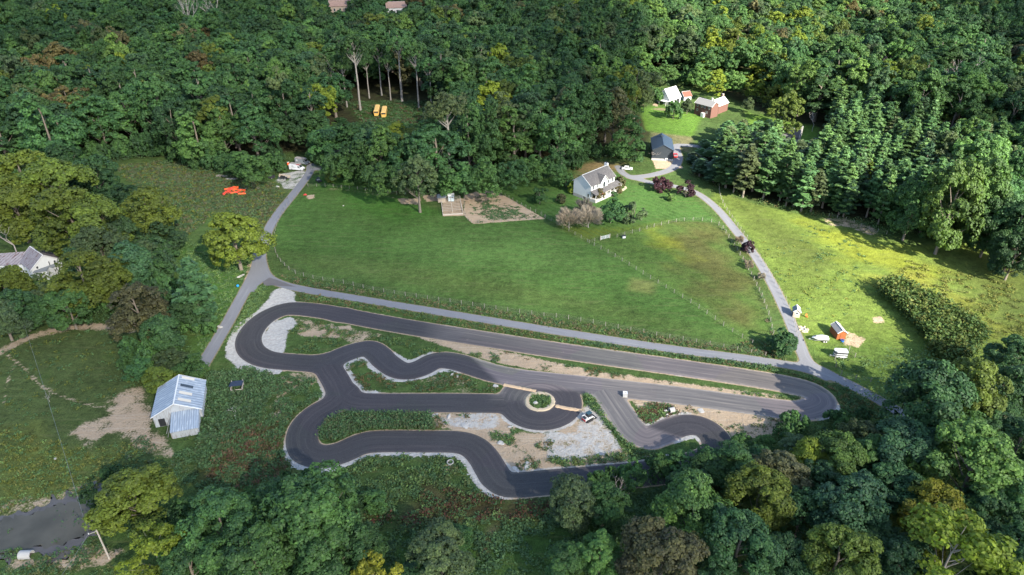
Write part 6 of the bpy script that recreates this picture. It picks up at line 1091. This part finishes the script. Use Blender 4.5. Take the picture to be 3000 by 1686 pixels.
weeds(PD([(430,610),(480,600),(560,680),(640,650),(610,740),(560,830),(510,900),(470,800)]), 1.5, 0.35, ['mid', 'light', 'deep'], 0.5, avoid=0.7, noise=0.0)
weeds(PD([(280,420),(420,405),(690,462),(720,500),(660,590),(560,520),(470,600),(380,500)]), 1.5, 0.7, ['grey', 'mid', 'olive', 'deep', (0.085, 0.09, 0.045)], 0.7, avoid=0.8, noise=0.0)
weeds(PD([(640,720),(670,722),(665,765),(600,830),(560,870),(610,790)]), 3.0, 0.5, ['light', 'mid'], 0.5, avoid=0.5)
weeds(PD([(1168,495),(1240,490),(1370,551),(1190,562)]), 0.9, 0.35, ['mid', 'deep'], 0.5, noise=0.05)
weeds(PD([(1215,510),(1300,530),(1340,548),(1240,555),(1210,540)]), 2.2, 0.35, ['mid', 'deep'], 0.5, noise=0.0)
weeds(PD([(700,440),(770,430),(760,468),(715,475)]), 0.7, 0.4, ['mid', 'deep'], 0.5, avoid=0.5, noise=0.2)
weeds(PD([(1812,565),(1870,650),(1905,700),(1935,790),(1950,845),(1938,845),(1920,780),(1890,700),(1850,640)]), 1.2, 0.8, ['deep', 'mid', (0.09,0.07,0.05)], 0.5, avoid=0.5, noise=0.15)
weeds(PD([(0,1388),(200,1380),(250,1330),(280,1400),(300,1448),(0,1448)]), 2.2, 0.7, ['deep', 'mid', (0.07, 0.09, 0.03)], 0.55, noise=-0.1)
weeds(PD([(40,1395),(150,1380),(220,1345),(210,1335),(120,1372),(40,1382)]), 3, 0.7, ['mid', 'light'], 0.55, noise=0.2)
weeds(PD([(0,1300),(130,1268),(230,1240),(225,1260),(120,1300),(0,1345)]), 0.35, 0.4, ['mid', 'light'], 0.6, noise=0.2)
weeds(PD([(2000,560),(2150,600),(2200,680),(2150,720),(2030,640)]), 0.25, 0.5, ['deep', 'mid'], 0.55, noise=0.2)
weeds(PD([(2250,650),(2576,720),(2576,860),(2400,840),(2280,740)]), 0.9, 0.5, [(0.10, 0.125, 0.03), (0.13, 0.15, 0.03), (0.075, 0.095, 0.025)], 0.6, noise=0.05)
weeds(PD([(1900,600),(2100,640),(2200,720),(2100,820),(1990,760)]), 0.4, 0.35, [(0.10, 0.15, 0.03), 'mid', (0.12, 0.15, 0.03)], 0.5, noise=0.1)
weeds(PD([(2080,900),(2190,900),(2220,960),(2130,950)]), 2.0, 0.5, ['light', 'mid'], 0.5, avoid=0.8, noise=0.1)
weeds(PD([(2090,950),(2230,1020),(2230,1050),(2130,1060),(2110,1000)]), 2.5, 0.6, ['deep', 'mid', (0.08, 0.085, 0.03)], 0.55, avoid=0.8)
flush('weeds')
# shrubby undergrowth along the wood's edge, in the clearing and under the trees
def edge_band(pts, w, dens, h, tints, size, k=9):
    C = catmull(PD(pts), step=1.0); L = len(C); q = int(L*dens*w); i = wr.integers(0, L, q); weeds((np.stack([C[i, 0]+wr.normal(0, w*0.45, q), C[i, 1]+wr.normal(0, w*0.45, q)], 1),), 1, h, tints, size, k, None, 0, spread=0.9)
UG = ['deep', 'dark', 'mid', 'mid']
edge_band([(0,470),(180,420),(330,398),(420,392),(520,425),(640,447),(695,425)], 5, 0.5, 3.0, UG, 0.75)
edge_band([(700,425),(706,392)], 4, 0.5, 3.5, UG, 0.75); edge_band([(800,415),(850,442),(930,470),(1020,488),(1110,482),(1165,470),(1250,452),(1330,452),(1420,438),(1480,400),(1540,395),(1605,410)], 4, 0.45, 2.8, UG, 0.75)
edge_band([(860,262),(960,258),(1085,260)], 4, 0.4, 1.2, UG, 0.7); edge_band([(1095,330),(1110,400)], 5, 0.4, 2.5, UG, 0.7)
edge_band([(1735,440),(1800,466),(1890,505),(2000,530),(2110,552),(2230,570),(2330,600),(2430,610),(2576,640)], 3, 0.35, 1.8, ['mid', 'deep', 'light', (0.09, 0.09, 0.03)], 0.6)
weeds(PD([(880,265),(1085,262),(1092,330),(1105,400),(1060,400),(1035,338),(930,345)]), 0.5, 0.9, ['deep', 'mid', 'mid', (0.08, 0.06, 0.035)], 0.8, 7, avoid=None)
edge_band([(1640,200),(1700,215),(1760,215),(1860,230),(1960,290)], 5, 0.4, 3, ['mid', 'light', 'deep'], 0.8)
edge_band([(450,900),(400,950),(340,935),(300,960)], 4, 0.5, 2.6, UG+['olive'], 0.6); edge_band([(0,800),(120,790),(300,808),(420,850),(500,830)], 4, 0.5, 2.4, UG, 0.6)
edge_band([(240,1290),(400,1320),(560,1290),(720,1240),(830,1240),(900,1330)], 5, 0.6, 2.4, UG, 0.55); edge_band([(1420,1270),(1560,1240),(1680,1200),(1760,1185),(1900,1140),(2000,1105),(2120,1085),(2200,1070)], 4, 0.6, 2.6, UG, 0.55)
edge_band([(1000,1440),(1200,1435),(1350,1430),(1600,1420),(1720,1340)], 4, 0.4, 1.6, UG, 0.6); edge_band([(2160,985),(2200,1010),(2230,960),(2290,900),(2420,905)], 5, 0.5, 2.6, UG, 0.6)
edge_band([(330,650),(380,640),(400,710),(430,790)], 4, 0.5, 3, ['blue', 'dark', 'grey'], 0.6); edge_band([(0,760),(60,780),(200,760),(250,800)], 6, 0.5, 3, UG, 0.6)
edge_band([(2140,560),(2240,580),(2330,590)], 3, 0.3, 1.2, ['mid', 'light'], 0.6)
flush('undergrowth')
# saplings and shrubs closing the foot of the wood's edge
us_pts, us_sc, us_t = [], [], []
def saplings(pts, w, step, lo, hi, tints):
    C = catmull(PD(pts), step=0.5)[::max(1, int(step/0.5))]
    for p in C:
        s_ = wr.uniform(lo, hi); us_pts.append((p[0]+wr.normal(0, w), p[1]+abs(wr.normal(0, w)), -0.2)); us_sc.append((s_*wr.uniform(0.8, 1.2), s_*wr.uniform(0.8, 1.2), s_*wr.uniform(0.9, 1.5))); t_ = np.array(C_[tints[wr.integers(0, len(tints))]])*wr.uniform(0.8, 1.3); us_t.append((*t_, 1))
saplings([(0,470),(180,420),(330,398),(420,392),(520,425),(640,447),(695,425)], 2, 2.2, 0.8, 1.6, UG); saplings([(800,412),(850,440),(930,468),(1020,486),(1110,480),(1165,468),(1250,450),(1330,450),(1420,436),(1480,398),(1540,393),(1600,405)], 1.5, 2.6, 0.6, 1.3, UG)
saplings([(1640,262),(1600,240),(1640,205),(1760,222),(1860,232)], 3, 4, 0.8, 1.4, ['mid', 'light', 'deep']); saplings([(2330,592),(2420,608),(2500,622),(2600,640)], 2, 2, 0.9, 1.9, ['mid', 'light', 'deep'])
saplings([(430,905),(380,940),(330,930),(440,860),(500,850)], 3, 2.5, 0.5, 1.0, UG+['olive']); saplings([(320,650),(370,640),(390,710),(420,780),(370,765)], 3, 3, 0.8, 1.5, ['blue', 'dark', 'deep']); saplings([(0,770),(60,790),(200,780),(250,790),(330,805)], 3, 2.5, 0.6, 1.2, UG)
saplings([(240,1300),(400,1330),(560,1300),(720,1250),(830,1250),(900,1330)], 3, 3, 0.4, 0.9, UG); saplings([(1420,1285),(1560,1260),(1680,1210),(1760,1195),(1900,1150),(2000,1115),(2120,1092),(2200,1078)], 3, 3, 0.4, 0.9, UG)
bc = []
for o in bpy.data.objects:
    if o.name.split('.')[0] == 'crown' and any(o.data == p[0] for p in PROTO['bush']) and o.data not in [q.data for q in bc]: bc.append(o)
scatter('saplings_undergrowth', None, us_pts, [(0, 0, wr.uniform(0, 6.28)) for _ in us_pts], us_sc, us_t, bc)
# tall leafy thicket in the meadow
weeds(PD([(2195,738),(2240,716),(2275,728),(2350,770),(2430,815),(2478,852),(2450,905),(2380,925),(2330,890),(2330,862),(2280,810),(2235,765)]), 3.6, 5.4, [(0.050, 0.085, 0.018), (0.040, 0.078, 0.018), (0.032, 0.066, 0.018), (0.066, 0.088, 0.02)], 0.95, 12, None, 0, spread=0.55)
o = flush('hedge'); del o['kind']; tag(o, 'long leafy yellow-green thicket crossing the sunlit meadow', 'thicket')
